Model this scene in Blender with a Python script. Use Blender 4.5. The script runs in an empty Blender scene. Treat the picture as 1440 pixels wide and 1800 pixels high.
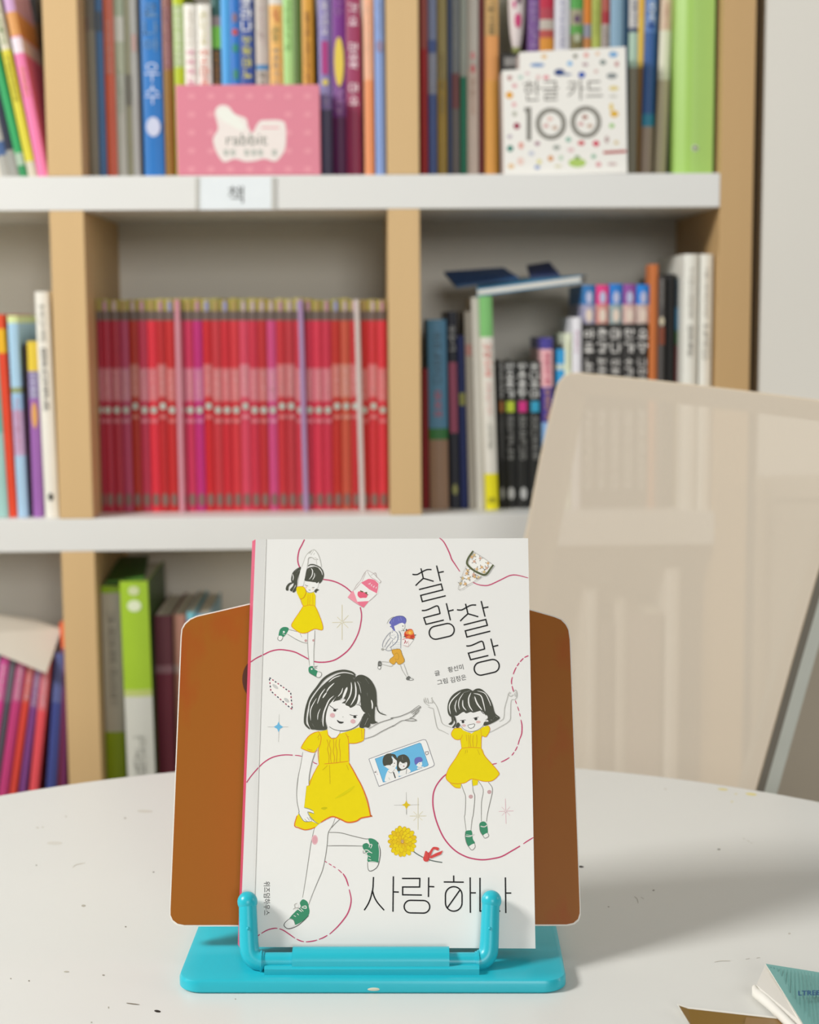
import bpy, math, random
from math import sin, cos, tan, radians, pi
from mathutils import Vector, Matrix
from mathutils.geometry import tessellate_polygon

C = bpy.context.scene.collection
SC = bpy.context.scene

# ------------------------------------------------------------------ camera
FPX = 2773.0                                   # focal length in pixels of the 1440 x 1800 frame
PITCH, YAW, ROLL = radians(7.021), radians(1.633), radians(0.427)
TABLE_Z = 0.72
CAM = Vector((0.0, 0.0, TABLE_Z + 0.3356))
_fw = Vector((sin(YAW) * cos(PITCH), cos(YAW) * cos(PITCH), -sin(PITCH)))
_rt = Vector((cos(YAW), -sin(YAW), 0.0))
_dn = _fw.cross(_rt)
RT = _rt * cos(ROLL) + _dn * sin(ROLL)
DN = _dn * cos(ROLL) - _rt * sin(ROLL)
FW = _fw
cd = bpy.data.cameras.new('camera')
cam = bpy.data.objects.new('camera', cd)
C.objects.link(cam)
cam.matrix_world = Matrix((( RT.x, -DN.x, -FW.x, CAM.x), (RT.y, -DN.y, -FW.y, CAM.y),
                           (RT.z, -DN.z, -FW.z, CAM.z), (0, 0, 0, 1)))
cd.sensor_fit = 'HORIZONTAL'
cd.sensor_width = 36.0
cd.lens = 36.0 * FPX / 1440.0
cd.clip_start = 0.02
cd.dof.use_dof = True
cd.dof.focus_distance = 0.825
cd.dof.aperture_fstop = 11.5
SC.camera = cam

# ------------------------------------------------------------------ world, lamps, exposure
SC.view_settings.view_transform = 'Standard'
SC.view_settings.look = 'None'
SC.view_settings.exposure = 0.0
SC.view_settings.gamma = 1.0
SC.view_settings.use_curve_mapping = False
w = bpy.data.worlds.new('world')
SC.world = w
w.use_nodes = True
bg = w.node_tree.nodes['Background']
bg.inputs[0].default_value = (1.0, 1.0, 1.0, 1)
bg.inputs[1].default_value = 0.15

def area(name, loc, target, sx, sy, power, col):
    l = bpy.data.lights.new(name, 'AREA')
    l.shape = 'RECTANGLE'; l.size = sx; l.size_y = sy; l.energy = power; l.color = col
    o = bpy.data.objects.new(name, l); C.objects.link(o)
    o.location = loc
    o.rotation_euler = (Vector(target) - Vector(loc)).to_track_quat('-Z', 'Y').to_euler()
    return o
area('window_light', (-1.60, 0.46, 2.05), (0.0, 0.83, 0.80), 0.46, 0.46, 45.0, (1.0, 1.0, 0.985))
area('front_fill_light', (0.7, -4.0, 2.1), (0.25, 1.5, 1.0), 1.6, 1.2, 73.0, (1.0, 1.0, 0.99))  # fill added behind the camera to brighten wall and cover, no known window
area('side_fill_light', (2.2, 0.75, 1.6), (0.55, 1.8, 1.35), 0.7, 0.7, 7.0, (1.0, 1.0, 0.98))  # weak fill added for the right wall and chair frame, not a window
area('ceiling_light', (0.35, 0.95, 2.5), (0.35, 1.05, 0.0), 1.2, 0.6, 2.0, (1.0, 0.99, 0.97))

# ------------------------------------------------------------------ helpers: pixels to points
def ray(px, py):
    return FW + RT * ((px - 720.0) / FPX) + DN * ((py - 900.0) / FPX)
def on_plane(px, py, p0, n):
    d = ray(px, py)
    return CAM + d * ((p0 - CAM).dot(n) / d.dot(n))
def on_y(px, py, y):
    return on_plane(px, py, Vector((0, y, 0)), Vector((0, 1, 0)))
def on_z(px, py, z):
    return on_plane(px, py, Vector((0, 0, z)), Vector((0, 0, 1)))
UX = Vector((cos(YAW), -sin(YAW), 0)); VY = Vector((sin(YAW), cos(YAW), 0)); ZZ = Vector((0, 0, 1))
def S(u, v, z):
    return UX * u + VY * v + ZZ * z

# ------------------------------------------------------------------ materials
def lin(c):
    c = c / 255.0
    return c / 12.92 if c <= 0.04045 else ((c + 0.055) / 1.055) ** 2.4
def rgb(h, gain=1.0):
    if isinstance(h, str):
        h = tuple(int(h[i:i + 2], 16) for i in (0, 2, 4))
    return tuple(min(0.88, lin(c) * gain) for c in h)
MATS = {}
def mat(h, gain=1.0, rough=0.55, var=0.05, scale=40.0, spec=0.4, kind='plain'):
    key = (h, gain, rough, var, scale, spec, kind)
    if key in MATS: return MATS[key]
    m = bpy.data.materials.new('surface_' + str(len(MATS)))
    m.use_nodes = True
    nt = m.node_tree; b = nt.nodes['Principled BSDF']
    col = rgb(h, gain)
    b.inputs['Roughness'].default_value = rough
    b.inputs['Specular IOR Level'].default_value = spec
    tc = nt.nodes.new('ShaderNodeTexCoord')
    nz = nt.nodes.new('ShaderNodeTexNoise')
    nz.inputs['Scale'].default_value = scale
    nz.inputs['Detail'].default_value = 4.0
    mp = nt.nodes.new('ShaderNodeMapping')
    nt.links.new(tc.outputs['Object'], mp.inputs[0]); nt.links.new(mp.outputs[0], nz.inputs['Vector'])
    if kind == 'wood': mp.inputs['Scale'].default_value = (6.0, 6.0, 0.25)
    if kind == 'stain': mp.inputs['Rotation'].default_value = (0, 0.5, 0); mp.inputs['Scale'].default_value = (5.0, 5.0, 0.7)
    mx = nt.nodes.new('ShaderNodeMix'); mx.data_type = 'RGBA'
    nt.links.new(nz.outputs['Fac'], mx.inputs[0])
    mx.inputs[6].default_value = tuple(c * (1 - var) for c in col) + (1,)
    mx.inputs[7].default_value = tuple(min(0.9, c * (1 + var)) for c in col) + (1,)
    if kind == 'stain':
        rp = nt.nodes.new('ShaderNodeValToRGB')
        rp.color_ramp.elements[0].position = 0.56; rp.color_ramp.elements[1].position = 0.74
        nt.links.new(nz.outputs['Fac'], rp.inputs[0]); nt.links.new(rp.outputs[0], mx.inputs[0])
        mx.inputs[6].default_value = col + (1,); mx.inputs[7].default_value = (col[0] * 1.06, col[1] * 0.72, col[2] * 0.7, 1)
    nt.links.new(mx.outputs[2], b.inputs['Base Color'])
    MATS[key] = m
    return m

# ------------------------------------------------------------------ mesh builder
class MB:
    def __init__(s): s.v = []; s.f = []; s.m = []; s.mats = []; s.M = Matrix.Identity(4)
    def mi(s, m):
        if m not in s.mats: s.mats.append(m)
        return s.mats.index(m)
    def add(s, vs, fs, m):
        k = len(s.v); i = s.mi(m)
        s.v += [s.M @ Vector(p) for p in vs]
        for f in fs: s.f.append([k + j for j in f]); s.m.append(i)
    def box(s, x0, x1, y0, y1, z0, z1, m):
        s.add([(x0, y0, z0), (x1, y0, z0), (x1, y1, z0), (x0, y1, z0), (x0, y0, z1), (x1, y0, z1), (x1, y1, z1), (x0, y1, z1)],
              [(0, 3, 2, 1), (4, 5, 6, 7), (0, 1, 5, 4), (1, 2, 6, 5), (2, 3, 7, 6), (3, 0, 4, 7)], m)
    def prism(s, pts, back, m, mside=None, mback=None):
        """outline of 3-D points (counter-clockwise seen from the front) pushed along the vector back"""
        n = len(pts); pts = [Vector(p) for p in pts]; b = [p + Vector(back) for p in pts]
        s.add(pts, [list(range(n))], m)
        s.add(b, [list(range(n))[::-1]], mback or m)
        s.add(pts + b, [(i, n + i, n + (i + 1) % n, (i + 1) % n) for i in range(n)], mside or m)
    def tube(s, path, rad, m, seg=14, caps=True):
        path = [Vector(p) for p in path]; n = len(path)
        if not isinstance(rad, (list, tuple)): rad = [rad] * n
        up = None; rings = []
        for i, p in enumerate(path):
            t = (path[min(i + 1, n - 1)] - path[max(i - 1, 0)]).normalized()
            if up is None:
                up = t.orthogonal().normalized()
            up = (up - t * up.dot(t)).normalized(); sd = t.cross(up)
            rings += [p + (up * cos(a) + sd * sin(a)) * rad[i] for a in [2 * pi * j / seg for j in range(seg)]]
        fs = []
        for i in range(n - 1):
            for j in range(seg):
                a = i * seg + j; b = i * seg + (j + 1) % seg
                fs.append((a, b, b + seg, a + seg))
        if caps: fs += [tuple(range(seg))[::-1], tuple(range((n - 1) * seg, n * seg))]
        s.add(rings, fs, m)
    def ball(s, c, r, m, seg=20, rings=12, sc=(1, 1, 1)):
        vs = []; fs = []
        for i in range(rings + 1):
            th = pi * i / rings
            for j in range(seg):
                a = 2 * pi * j / seg
                vs.append((c[0] + r * sc[0] * sin(th) * cos(a), c[1] + r * sc[1] * sin(th) * sin(a), c[2] + r * sc[2] * cos(th)))
        for i in range(rings):
            for j in range(seg):
                a = i * seg + j; b = i * seg + (j + 1) % seg
                fs.append((a, a + seg, b + seg, b))
        s.add(vs, fs, m)
    def build(s, name, parent=None, smooth=False, bevel=0.0, bseg=2, angle=40):
        me = bpy.data.meshes.new(name)
        me.from_pydata([tuple(p) for p in s.v], [], s.f)
        for m in s.mats: me.materials.append(m)
        me.polygons.foreach_set('material_index', s.m)
        if smooth: me.polygons.foreach_set('use_smooth', [True] * len(s.f))
        me.update()
        o = bpy.data.objects.new(name, me); C.objects.link(o)
        if smooth and smooth != 'all':
            me.set_sharp_from_angle(angle=radians(angle))
        if bevel:
            b = o.modifiers.new('bevel', 'BEVEL'); b.width = bevel; b.segments = bseg; b.limit_method = 'ANGLE'
        if parent: o.parent = parent
        return o
LABELS = {}
def tag(o, label, cat, group=None):
    LABELS.setdefault(label, []).append(o.name)
    o['label'] = label; o['category'] = cat
    if group: o['group'] = group
    return o
def thing(name, label, cat, group=None, loc=(0, 0, 0)):
    """an Empty that parents its parts; parts are built in world space, so it stands at the origin of its parts unless loc is given"""
    o = bpy.data.objects.new(name, None); o.empty_display_size = 0.05; C.objects.link(o)
    o.location = loc
    return tag(o, label, cat, group)
def settle(o):
    """move an Empty to the base of its parts without moving the parts"""
    bpy.context.view_layer.update()
    cs = [c.matrix_world @ Vector(b) for c in o.children if c.type == 'MESH' for b in c.bound_box]
    if not cs: return
    lo = Vector([min(c[i] for c in cs) for i in range(3)]); hi = Vector([max(c[i] for c in cs) for i in range(3)])
    p = Vector(((lo.x + hi.x) / 2, (lo.y + hi.y) / 2, lo.z))
    for c in o.children: c.matrix_parent_inverse = Matrix.Translation(-p)
    o.location = p
def crom(P, n=6, closed=False):
    if len(P) < 3: return P
    out = []; N = len(P)
    rng = range(N if closed else N - 1)
    for i in rng:
        p0 = P[(i - 1) % N] if closed or i > 0 else P[0]; p1 = P[i]; p2 = P[(i + 1) % N]
        p3 = P[(i + 2) % N] if closed or i < N - 2 else P[-1]
        for k in range(n):
            t = k / n; t2 = t * t; t3 = t2 * t
            out.append(tuple(0.5 * (2 * b + (c - a) * t + (2 * a - 5 * b + 4 * c - d) * t2 + (3 * b - a - 3 * c + d) * t3)
                             for a, b, c, d in zip(p0, p1, p2, p3)))
    if not closed: out.append(P[-1])
    return out
def text_shape(txt, align='LEFT'):
    """outline of a line of writing in Blender's own font: vertices in units of the letter height, faces"""
    cu = bpy.data.curves.new('writing', 'FONT'); cu.body = txt; cu.size = 1.0; cu.resolution_u = 3
    o = bpy.data.objects.new('writing', cu); C.objects.link(o)
    bpy.context.view_layer.update()
    me = bpy.data.meshes.new_from_object(o.evaluated_get(bpy.context.evaluated_depsgraph_get()))
    vs = [(v.co.x, v.co.y) for v in me.vertices]; fs = [tuple(p.vertices) for p in me.polygons]
    bpy.data.objects.remove(o); bpy.data.curves.remove(cu); bpy.data.meshes.remove(me)
    x0 = min(v[0] for v in vs); x1 = max(v[0] for v in vs); y0 = min(v[1] for v in vs); y1 = max(v[1] for v in vs)
    return [((a - x0) / (x1 - x0), (b - y0) / (y1 - y0)) for a, b in vs], fs, (x1 - x0) / (y1 - y0)

class Print:
    """flat print lying on a plane: fills, strokes and writing, drawn in frames of pixels and laid on that plane in thin layers"""
    STEP = 0.0000018
    def __init__(s, p0, n, frames, pal, lift=0.00006, gain=1.0, rough=0.5, bump=None):
        s.bump = bump
        s.p0 = p0; s.n = n; s.fr = frames; s.pal = pal; s.h = lift; s.mb = MB(); s.gain = gain; s.rough = rough
        s.rnd = random.Random(4)
    def c(s, k): return mat(s.pal.get(k, k), s.gain, s.rough, 0.03, 300.0, 0.18)
    def path(s, t):
        if not isinstance(t, str): return list(t)
        out = []; f = (0, 0, 1); num = None
        for w_ in t.split():
            if w_ in s.fr: f = s.fr[w_]; continue
            if num is None: num = float(w_)
            else: out.append((f[0] + num / f[2], f[1] + float(w_) / f[2])); num = None
        return out
    def pt(s, p): return on_plane(p[0], p[1], s.p0 + s.n * (s.h + (s.bump(p) if s.bump else 0.0)), s.n)
    def f(s, k, t, smooth=4):
        P = s.path(t)
        if smooth: P = crom(P, smooth, True)
        tri = tessellate_polygon([[Vector((a, b, 0)) for a, b in P]])
        s.h += s.STEP
        s.mb.add([s.pt(p) for p in P], tri, s.c(k))
    def e(s, k, fr, cx, cy, rx, ry=None, ang=0, n=20):
        f = s.fr[fr]; ry = ry or rx; a = radians(ang); s.h += s.STEP
        P = []
        for i in range(n):
            t = 2 * pi * i / n; x = rx * cos(t); y = ry * sin(t)
            P.append((f[0] + (cx + x * cos(a) - y * sin(a)) / f[2], f[1] + (cy + x * sin(a) + y * cos(a)) / f[2]))
        s.mb.add([s.pt(p) for p in P], [tuple(range(n))], s.c(k))
    def l(s, k, w_, t, smooth=5, taper=0.35, dash=None, closed=False):
        P = s.path(t)
        if smooth: P = crom(P, smooth, closed)
        if closed: P = P + [P[0]]
        s.h += s.STEP
        m = s.c(k); n = len(P)
        if dash:
            gap, on = dash; keep = []; d = 0; state = True; nxt = on * s.rnd.uniform(0.5, 1.5)
            run = [P[0]]
            for i in range(1, n):
                d += math.hypot(P[i][0] - P[i - 1][0], P[i][1] - P[i - 1][1])
                if state: run.append(P[i])
                if d > nxt:
                    if state:
                        if len(run) > 1: keep.append(run)
                        nxt = d + gap * s.rnd.uniform(0.5, 1.5)
                    else:
                        run = [P[i]]; nxt = d + on * s.rnd.uniform(0.5, 1.5)
                    state = not state
            if state and len(run) > 1: keep.append(run)
            for r in keep: s._rib(r, w_, m, taper)
        else: s._rib(P, w_, m, taper)
    def _rib(s, P, w_, m, taper):
        n = len(P); L = []; R = []
        for i, p in enumerate(P):
            a = P[max(i - 1, 0)]; b = P[min(i + 1, n - 1)]
            dx, dy = b[0] - a[0], b[1] - a[1]; q = math.hypot(dx, dy) or 1
            t = i / max(1, n - 1)
            hw = w_ / 2 * (1 - taper * (abs(2 * t - 1) ** 3))
            k = 1.0
            if 0 < i < n - 1:                                   # widen at corners so that a bend keeps its width
                d1 = (p[0] - a[0], p[1] - a[1]); d2 = (b[0] - p[0], b[1] - p[1])
                q1 = math.hypot(*d1) or 1; q2 = math.hypot(*d2) or 1
                cs = max(-0.5, min(1, (d1[0] * d2[0] + d1[1] * d2[1]) / q1 / q2)); k = 1 / math.sqrt((1 + cs) / 2)
                dx, dy = d1[0] / q1 + d2[0] / q2, d1[1] / q1 + d2[1] / q2; q = math.hypot(dx, dy) or 1
            nx, ny = -dy / q * hw * k, dx / q * hw * k
            L.append((p[0] + nx, p[1] + ny)); R.append((p[0] - nx, p[1] - ny))
        vs = [s.pt(p) for p in L + R]
        s.mb.add(vs, [(i, i + 1, n + i + 1, n + i) for i in range(n - 1)], m)
    def poly(s, k, w_, t):
        """sharp-cornered stroke"""
        s.l(k, w_, t, smooth=0, taper=0)
    def txt(s, k, body, x, y, wd, ht, ang=0):
        """writing whose lower left corner is the pixel (x, y), wd x ht pixels large, turned by ang degrees"""
        vs, fs, asp = text_shape(body); a = radians(ang); s.h += s.STEP
        P = [(x + u * wd * cos(a) + v * ht * sin(a), y + u * wd * sin(a) - v * ht * cos(a)) for u, v in vs]
        s.mb.add([s.pt(p) for p in P], fs, s.c(k))
    def build(s, name, parent): return s.mb.build(name, parent)

# ------------------------------------------------------------------ the room
def struct(mb, name, **k):
    o = mb.build(name, **k); o['kind'] = 'structure'; return o
SHELF_Y = 1.75; SHELF_D = 0.25
WALLM = mat('E6E2D8', 1.0, 0.8, 0.02, 3.0)
b = MB(); b.box(-2.5, 2.5, SHELF_Y + SHELF_D + 0.02, SHELF_Y + SHELF_D + 0.12, 0, 2.7, WALLM); struct(b, 'wall_back')
PIL = SHELF_Y + 0.008                                            # the wall steps forward right of the bookcase and leaves a dark gap
b = MB(); b.box(on_y(1341, 300, PIL).x, 2.5, PIL, SHELF_Y + SHELF_D + 0.02, 0, 2.7, WALLM); struct(b, 'wall_right')
b = MB(); b.box(-2.5, 2.5, -1.6, SHELF_Y + SHELF_D + 0.02, -0.05, 0.0, mat('B9AE9A', 0.8, 0.5, 0.08, 5.0)); struct(b, 'floor')
b = MB(); b.box(on_y(1341, 300, PIL).x, 2.5, PIL - 0.012, PIL, 0.0, 0.09, mat('8F8776', 0.9, 0.5)); struct(b, 'baseboard_right')

# ------------------------------------------------------------------ the bookcase
WOOD = mat('DDBA86', 0.93, 0.5, 0.05, 7.0, 0.3, 'wood'); WOOD2 = mat('CFAA76', 0.93, 0.5, 0.05, 7.0, 0.3, 'wood'); WHITE = mat('E4E3DE', 1.0, 0.45, 0.015, 10.0); BACKP = mat('EBE6DA', 1.0, 0.7, 0.03, 5.0)
HC = CAM.z
Z1T, Z1B = HC + 0.1549, HC + 0.1189          # upper white board
Z2T, Z2B = HC - 0.2192, HC - 0.2577          # lower white board
PITCHZ = Z1T - Z2T
ZT = [Z1T + PITCHZ, Z1T, Z2T, Z2T - PITCHZ, Z2T - 2 * PITCHZ]
TH = 0.037
XD = [(-0.704, -0.668), (-0.3391, -0.3019), (0.0284, 0.0635), (0.3937, 0.4301)]
case = thing('bookcase', 'open bookcase of light maple uprights and thick white shelves against the wall', 'bookcase')
for i, zt in enumerate(ZT):
    b = MB(); b.box(XD[0][1], XD[3][0], SHELF_Y, SHELF_Y + SHELF_D - 0.006, zt - TH, zt, WHITE)
    b.build('shelf_board', case, bevel=0.0012)
zb = ZT[-1] - TH
for i in (0, 3):
    b = MB(); b.box(XD[i][0], XD[i][1], SHELF_Y, SHELF_Y + SHELF_D, 0.0, ZT[0], WOOD2); b.build('side_panel', case, bevel=0.001)
for i in (1, 2):
    for r in range(4):
        b = MB(); b.box(XD[i][0], XD[i][1], SHELF_Y, SHELF_Y + SHELF_D - 0.006, ZT[r + 1], ZT[r] - TH, WOOD); b.build('divider', case, bevel=0.0008)
b = MB(); b.box(XD[0][1], XD[3][0], SHELF_Y + SHELF_D - 0.006, SHELF_Y + SHELF_D, zb, ZT[0], BACKP); b.build('back_panel', case)
b = MB(); b.box(XD[0][1], XD[3][0], SHELF_Y + 0.02, SHELF_Y + 0.04, 0.0, zb, WOOD); b.build('plinth', case)
# shelf label with the word for "book"
b = MB(); yl = SHELF_Y - 0.0012
pl = [on_y(x, y, yl) for x, y in ((349, 369), (479, 368), (479, 312), (349, 313))]
b.prism(pl, (0, 0.0012, 0), mat('E9EEF0', 1.0, 0.4)); lab = b.build('shelf_label', case); lab['label'] = 'white paper shelf label'
for x in (347, 481):
    b = MB(); b.prism([on_y(px, py, yl - 0.0006) for px, py in ((x - 4, 369), (x + 4, 369), (x + 4, 312), (x - 4, 312))], (0, 0.0018, 0), mat('C2C0B8', 1.0, 0.3))
    b.build('tape_strip', lab)
p = Print(Vector((0, yl, 0)), Vector((0, -1, 0)), {}, {}, 0.0003)
p.txt('5A5A58', '\ucc45', 401, 357, 27, 30, 0); p.build('lettering', lab)
settle(case)

# ------------------------------------------------------------------ books on the shelves
RND = random.Random(11)
PAGE = mat('DDD6C4', 1.0, 0.8, 0.08, 200.0)
def glyphs(mb, x, z0, z1, w_, y, m, rnd):
    """a column of small letter-like strokes"""
    n = max(1, int(round((z1 - z0) / (w_ * 1.12)))); st = (z1 - z0) / n; q = w_ * 0.13
    def bar(a, b_, c_, d): mb.add([(a, y, c_), (b_, y, c_), (b_, y, d), (a, y, d)], [(0, 1, 2, 3)], m)
    def ring(cx, cz, r):
        k = 10; o_ = [(cx + r * cos(2 * pi * i / k), y, cz + r * sin(2 * pi * i / k)) for i in range(k)]; i_ = [(cx + (r - q) * cos(2 * pi * i / k), y, cz + (r - q) * sin(2 * pi * i / k)) for i in range(k)]
        mb.add(o_ + i_, [(i, (i + 1) % k, k + (i + 1) % k, k + i) for i in range(k)], m)
    def cons(l_, r, b_, t, k):
        if k == 0: bar(l_, r, t - q, t); bar(r - q, r, b_, t)
        elif k == 1: bar(l_, l_ + q, b_, t); bar(l_, r, b_, b_ + q)
        elif k == 2: bar(l_, r, t - q, t); bar(l_, r, b_, b_ + q); bar(l_, l_ + q, b_, t); bar(r - q, r, b_, t)
        elif k == 3: ring((l_ + r) / 2, (b_ + t) / 2, min(r - l_, t - b_) / 2)
        else: bar(l_, r, t - q, t); bar(l_, r, (b_ + t) / 2 - q / 2, (b_ + t) / 2 + q / 2); bar(l_, r, b_, b_ + q); bar(l_, l_ + q, b_, (b_ + t) / 2); bar(r - q, r, (b_ + t) / 2, t)
    for i in range(n):
        zc = z1 - (i + 0.5) * st; h = min(st, w_ * 1.12) * 0.43; l_ = x - w_ / 2; r = x + w_ / 2
        fin = rnd.random() < .45; lo = zc - h * .1 if fin else zc - h
        if fin: cons(l_ + w_ * .12, r - q, zc - h, zc - h * .3, rnd.randrange(4))
        if rnd.random() < .6:
            cons(l_, x + w_ * .12, lo, zc + h, rnd.randrange(5)); bar(r - q * 2, r - q, lo, zc + h)
            zz = (lo + zc + h) / 2; bar(r - q, r, zz - q / 2, zz + q / 2)
        else:
            cons(l_ + w_ * .15, r - w_ * .15, lo + h * .45, zc + h, rnd.randrange(5)); bar(l_, r, lo + h * .15, lo + h * .15 + q); bar(x - q / 2, x + q / 2, lo - (0 if fin else h * .1), lo + h * .15)
def book_mesh(wd, dp, ht, bands, marks, gain, rnd, name, rough=0.45, side=None):
    """cover of one book with its spine at y = 0; bands (height fraction from the top, colour) run round the spine"""
    mb = MB(); t = min(0.0012, wd * 0.12); bul = min(0.0022, wd * 0.16)
    out = [(0, dp), (0, 0.001)] + [(wd * i / 4, -bul * (1 - (2 * i / 4 - 1) ** 2)) for i in range(0, 5)] + [(wd, 0.001), (wd, dp)]
    inn = [(wd - t, dp), (wd - t, t), (t, t), (t, dp)]
    f0 = 0.0
    for fr, col in bands:
        z1 = ht * (1 - f0); z0 = ht * (1 - fr); m = mat(col, gain, rough)
        n = len(out)
        q_ = [(i, i + 1, n + i + 1, n + i) for i in range(n - 1)]; v_ = [(x, y, z0) for x, y in out] + [(x, y, z1) for x, y in out]
        if side: mb.add(v_, q_[1:-1], m); mb.add(v_, [q_[0], q_[-1]], mat(side, gain, rough))
        else: mb.add(v_, q_, m)
        f0 = fr
    m0 = mat(bands[0][1], gain, rough); m1 = mat(bands[-1][1], gain, rough)
    n = len(inn); mi_ = mat('D8D2C4', 1.0, 0.8)
    mb.add([(x, y, 0) for x, y in inn] + [(x, y, ht) for x, y in inn], [(i, i + 1, n + i + 1, n + i) for i in range(n - 1)], mi_)
    for z, m in ((ht, m0), (0, m1)):
        o4 = [(0, dp, z), (0, 0, z), (wd, 0, z), (wd, dp, z)]; i4 = [(t, dp, z), (t, t, z), (wd - t, t, z), (wd - t, dp, z)]
        mb.add(o4 + i4, [(0, 1, 5, 4), (1, 2, 6, 5), (2, 3, 7, 6)], m)
        mb.add([(wd * i / 4, -bul * (1 - (2 * i / 4 - 1) ** 2), z) for i in range(5)], [(0, 1, 2, 3, 4)], m)
    for y in (dp,):
        mb.add([(0, y, 0), (t, y, 0), (t, y, ht), (0, y, ht), (wd - t, y, 0), (wd, y, 0), (wd, y, ht), (wd - t, y, ht)], [(0, 3, 2, 1), (4, 7, 6, 5)], m0)
    pg = MB(); pg.box(t, wd - t, t, dp - 0.003, 0.002, ht - 0.0025, PAGE)
    sp = None
    if marks:
        sp = MB()
        for kind, fa, fb, col, ws in marks:
            z1 = ht * (1 - fa); z0 = ht * (1 - fb); y = -bul - 0.0003; m = mat(col, gain, rough)
            if kind == 't':
                for i_, ch_ in enumerate(ws):
                    vs_, fs_, as_ = text_shape(ch_); st_ = (z1 - z0) / len(ws); s_ = wd * .74
                    sp.add([(wd * .5 + (u - .5) * s_, y, z1 - st_ * (i_ + 1) + st_ * .08 + v * st_ * .84) for u, v in vs_], fs_, m)
            elif kind == 'g': glyphs(sp, wd / 2, z0, z1, wd * ws, y, m, rnd)
            elif kind == 'b': sp.add([(wd * (0.5 - ws / 2), y, z0), (wd * (0.5 + ws / 2), y, z0), (wd * (0.5 + ws / 2), y, z1), (wd * (0.5 - ws / 2), y, z1)], [(0, 1, 2, 3)], m)
            else:
                sp.add([(wd / 2 + wd * ws / 2 * cos(2 * pi * i / 14), y, (z0 + z1) / 2 + (z1 - z0) / 2 * sin(2 * pi * i / 14)) for i in range(14)], [tuple(range(14))], m)
    return mb, pg, sp
def shelf_book(px0, px1, pytop, zb_, label, bands, marks=(), tilt=0.0, back=0.03, depth=0.15, gain=1.0, group=None, pyb=None, name='book', side=None):
    """a book standing on the shelf at height zb_; px0, px1 are the pixels of its foot, pytop that of its head, tilt the lean in degrees (left is positive)"""
    if tilt:                                                  # tilt is read off the picture, where plumb lines converge downwards
        tilt -= math.degrees((777 - (px0 + px1) / 2) / 22385.0)
        if abs(tilt) < 0.5: tilt = 0.0
    y = SHELF_Y + back
    # pixel row of the foot on that plane
    pyf = 900.0
    for _ in range(4):
        q = on_y((px0 + px1) / 2, pyf, y); pyf += (q.z - zb_) * FPX / y
    a = on_y(px0, pyf, y); c = on_y(px1, pyf, y); top = on_y((px0 + px1) / 2, pytop, y)
    for i_ in range(3):                                        # stay between the uprights
        lo_, hi_ = XD[i_][1] + 0.0012, XD[i_ + 1][0] - 0.0012
        if lo_ - 0.03 < (a.x + c.x) / 2 < hi_ + 0.03:
            a.x = max(a.x, lo_); c.x = min(c.x, hi_)
            hh_ = top.z - zb_
            if tilt > 0: tilt = min(tilt, math.degrees(math.asin(max(0.0, min(1.0, (a.x - lo_) / hh_)))))
            if tilt < 0: tilt = -min(-tilt, math.degrees(math.asin(max(0.0, min(1.0, (hi_ - c.x) / hh_)))))
            break
    wd = max(0.004, (c.x - a.x) * 0.97 * cos(radians(tilt))); ht = (top.z - zb_) / cos(radians(tilt))
    fr = lambda py: max(0.0, min(1.0, (py - pytop) / (pyf - pytop)))
    bb = [(fr(pe), col) for pe, col in bands[:-1]] + [(1.0, bands[-1][1])] if isinstance(bands, list) else [(1.0, bands)]
    mm = [(k, fr(p0_), fr(p1_), col, ws) for k, p0_, p1_, col, ws in marks]
    mb, pg, sp = book_mesh(wd, depth, ht, bb, mm, gain, RND, name, side=side)
    th = radians(tilt)
    R = Matrix.Rotation(-th, 4, 'Y')
    if tilt >= 0: Mx = Matrix.Translation((a.x, y, zb_ + 0.0002)) @ R
    else: Mx = Matrix.Translation((c.x, y, zb_ + 0.0002)) @ R @ Matrix.Translation((-wd, 0, 0))
    o = mb.build(name, smooth=True, angle=35); o.matrix_world = Mx
    tag(o, label, 'book', group)
    pgo = pg.build('page_block', o)
    if sp: sp.build('spine_print', o)
    return o
ZA, ZBW, ZC = Z1T, Z2T, ZT[3]

GA = 'books on the upper shelf'
A_ = lambda x0, x1, lab, bands, marks=(), top=None, **k: shelf_book(x0, x1, top if top is not None else RND.uniform(-75, -30), ZA, lab, bands, marks, group=GA, gain=k.pop('gain', 1.05), **k)
# upper shelf, left compartment: books leaning left
A_(4, 22, 'white and blue book leaning at the far left of the upper shelf', [(250, 'B9B6AC'), (275, '44618F'), (300, 'A9A79E')], tilt=13)
A_(21, 36, 'navy book leaning between the green one and the far left', [(265, '23283A'), (300, '9A9A92')], tilt=13, top=-20)
A_(36, 50, 'leaning green book with a pale foot on the upper shelf', [(270, '2FA35E'), (292, 'A8BFA8'), (300, '2E8E55')], tilt=13, top=-20)
A_(51, 67, 'leaning yellow book with a cream top on the upper shelf', [(88, 'D9D3BC'), (285, 'D8CE3A'), (300, 'CFC9B4')], [('g', 15, 80, '7F9A55', .6), ('g', 96, 180, 'A79F25', .5)], tilt=12, top=-30, depth=0.10)
A_(68, 86, 'leaning pink book with orange and white patches, left of the first upright', [(22, 'CDA3CC'), (64, 'D99A57'), (66, 'E0709F'), (94, 'EBDDE4'), (300, 'EB7CAC')], [('g', 118, 170, 'DC9A62', .5)], tilt=11, top=-40, depth=0.10)
A_(68, 86, 'dark brown book standing deep behind the leaning pink one', [(40, '2E3236'), (70, '5A3F18'), (300, '33302C')], tilt=3.5, back=0.135, depth=0.10)
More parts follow.
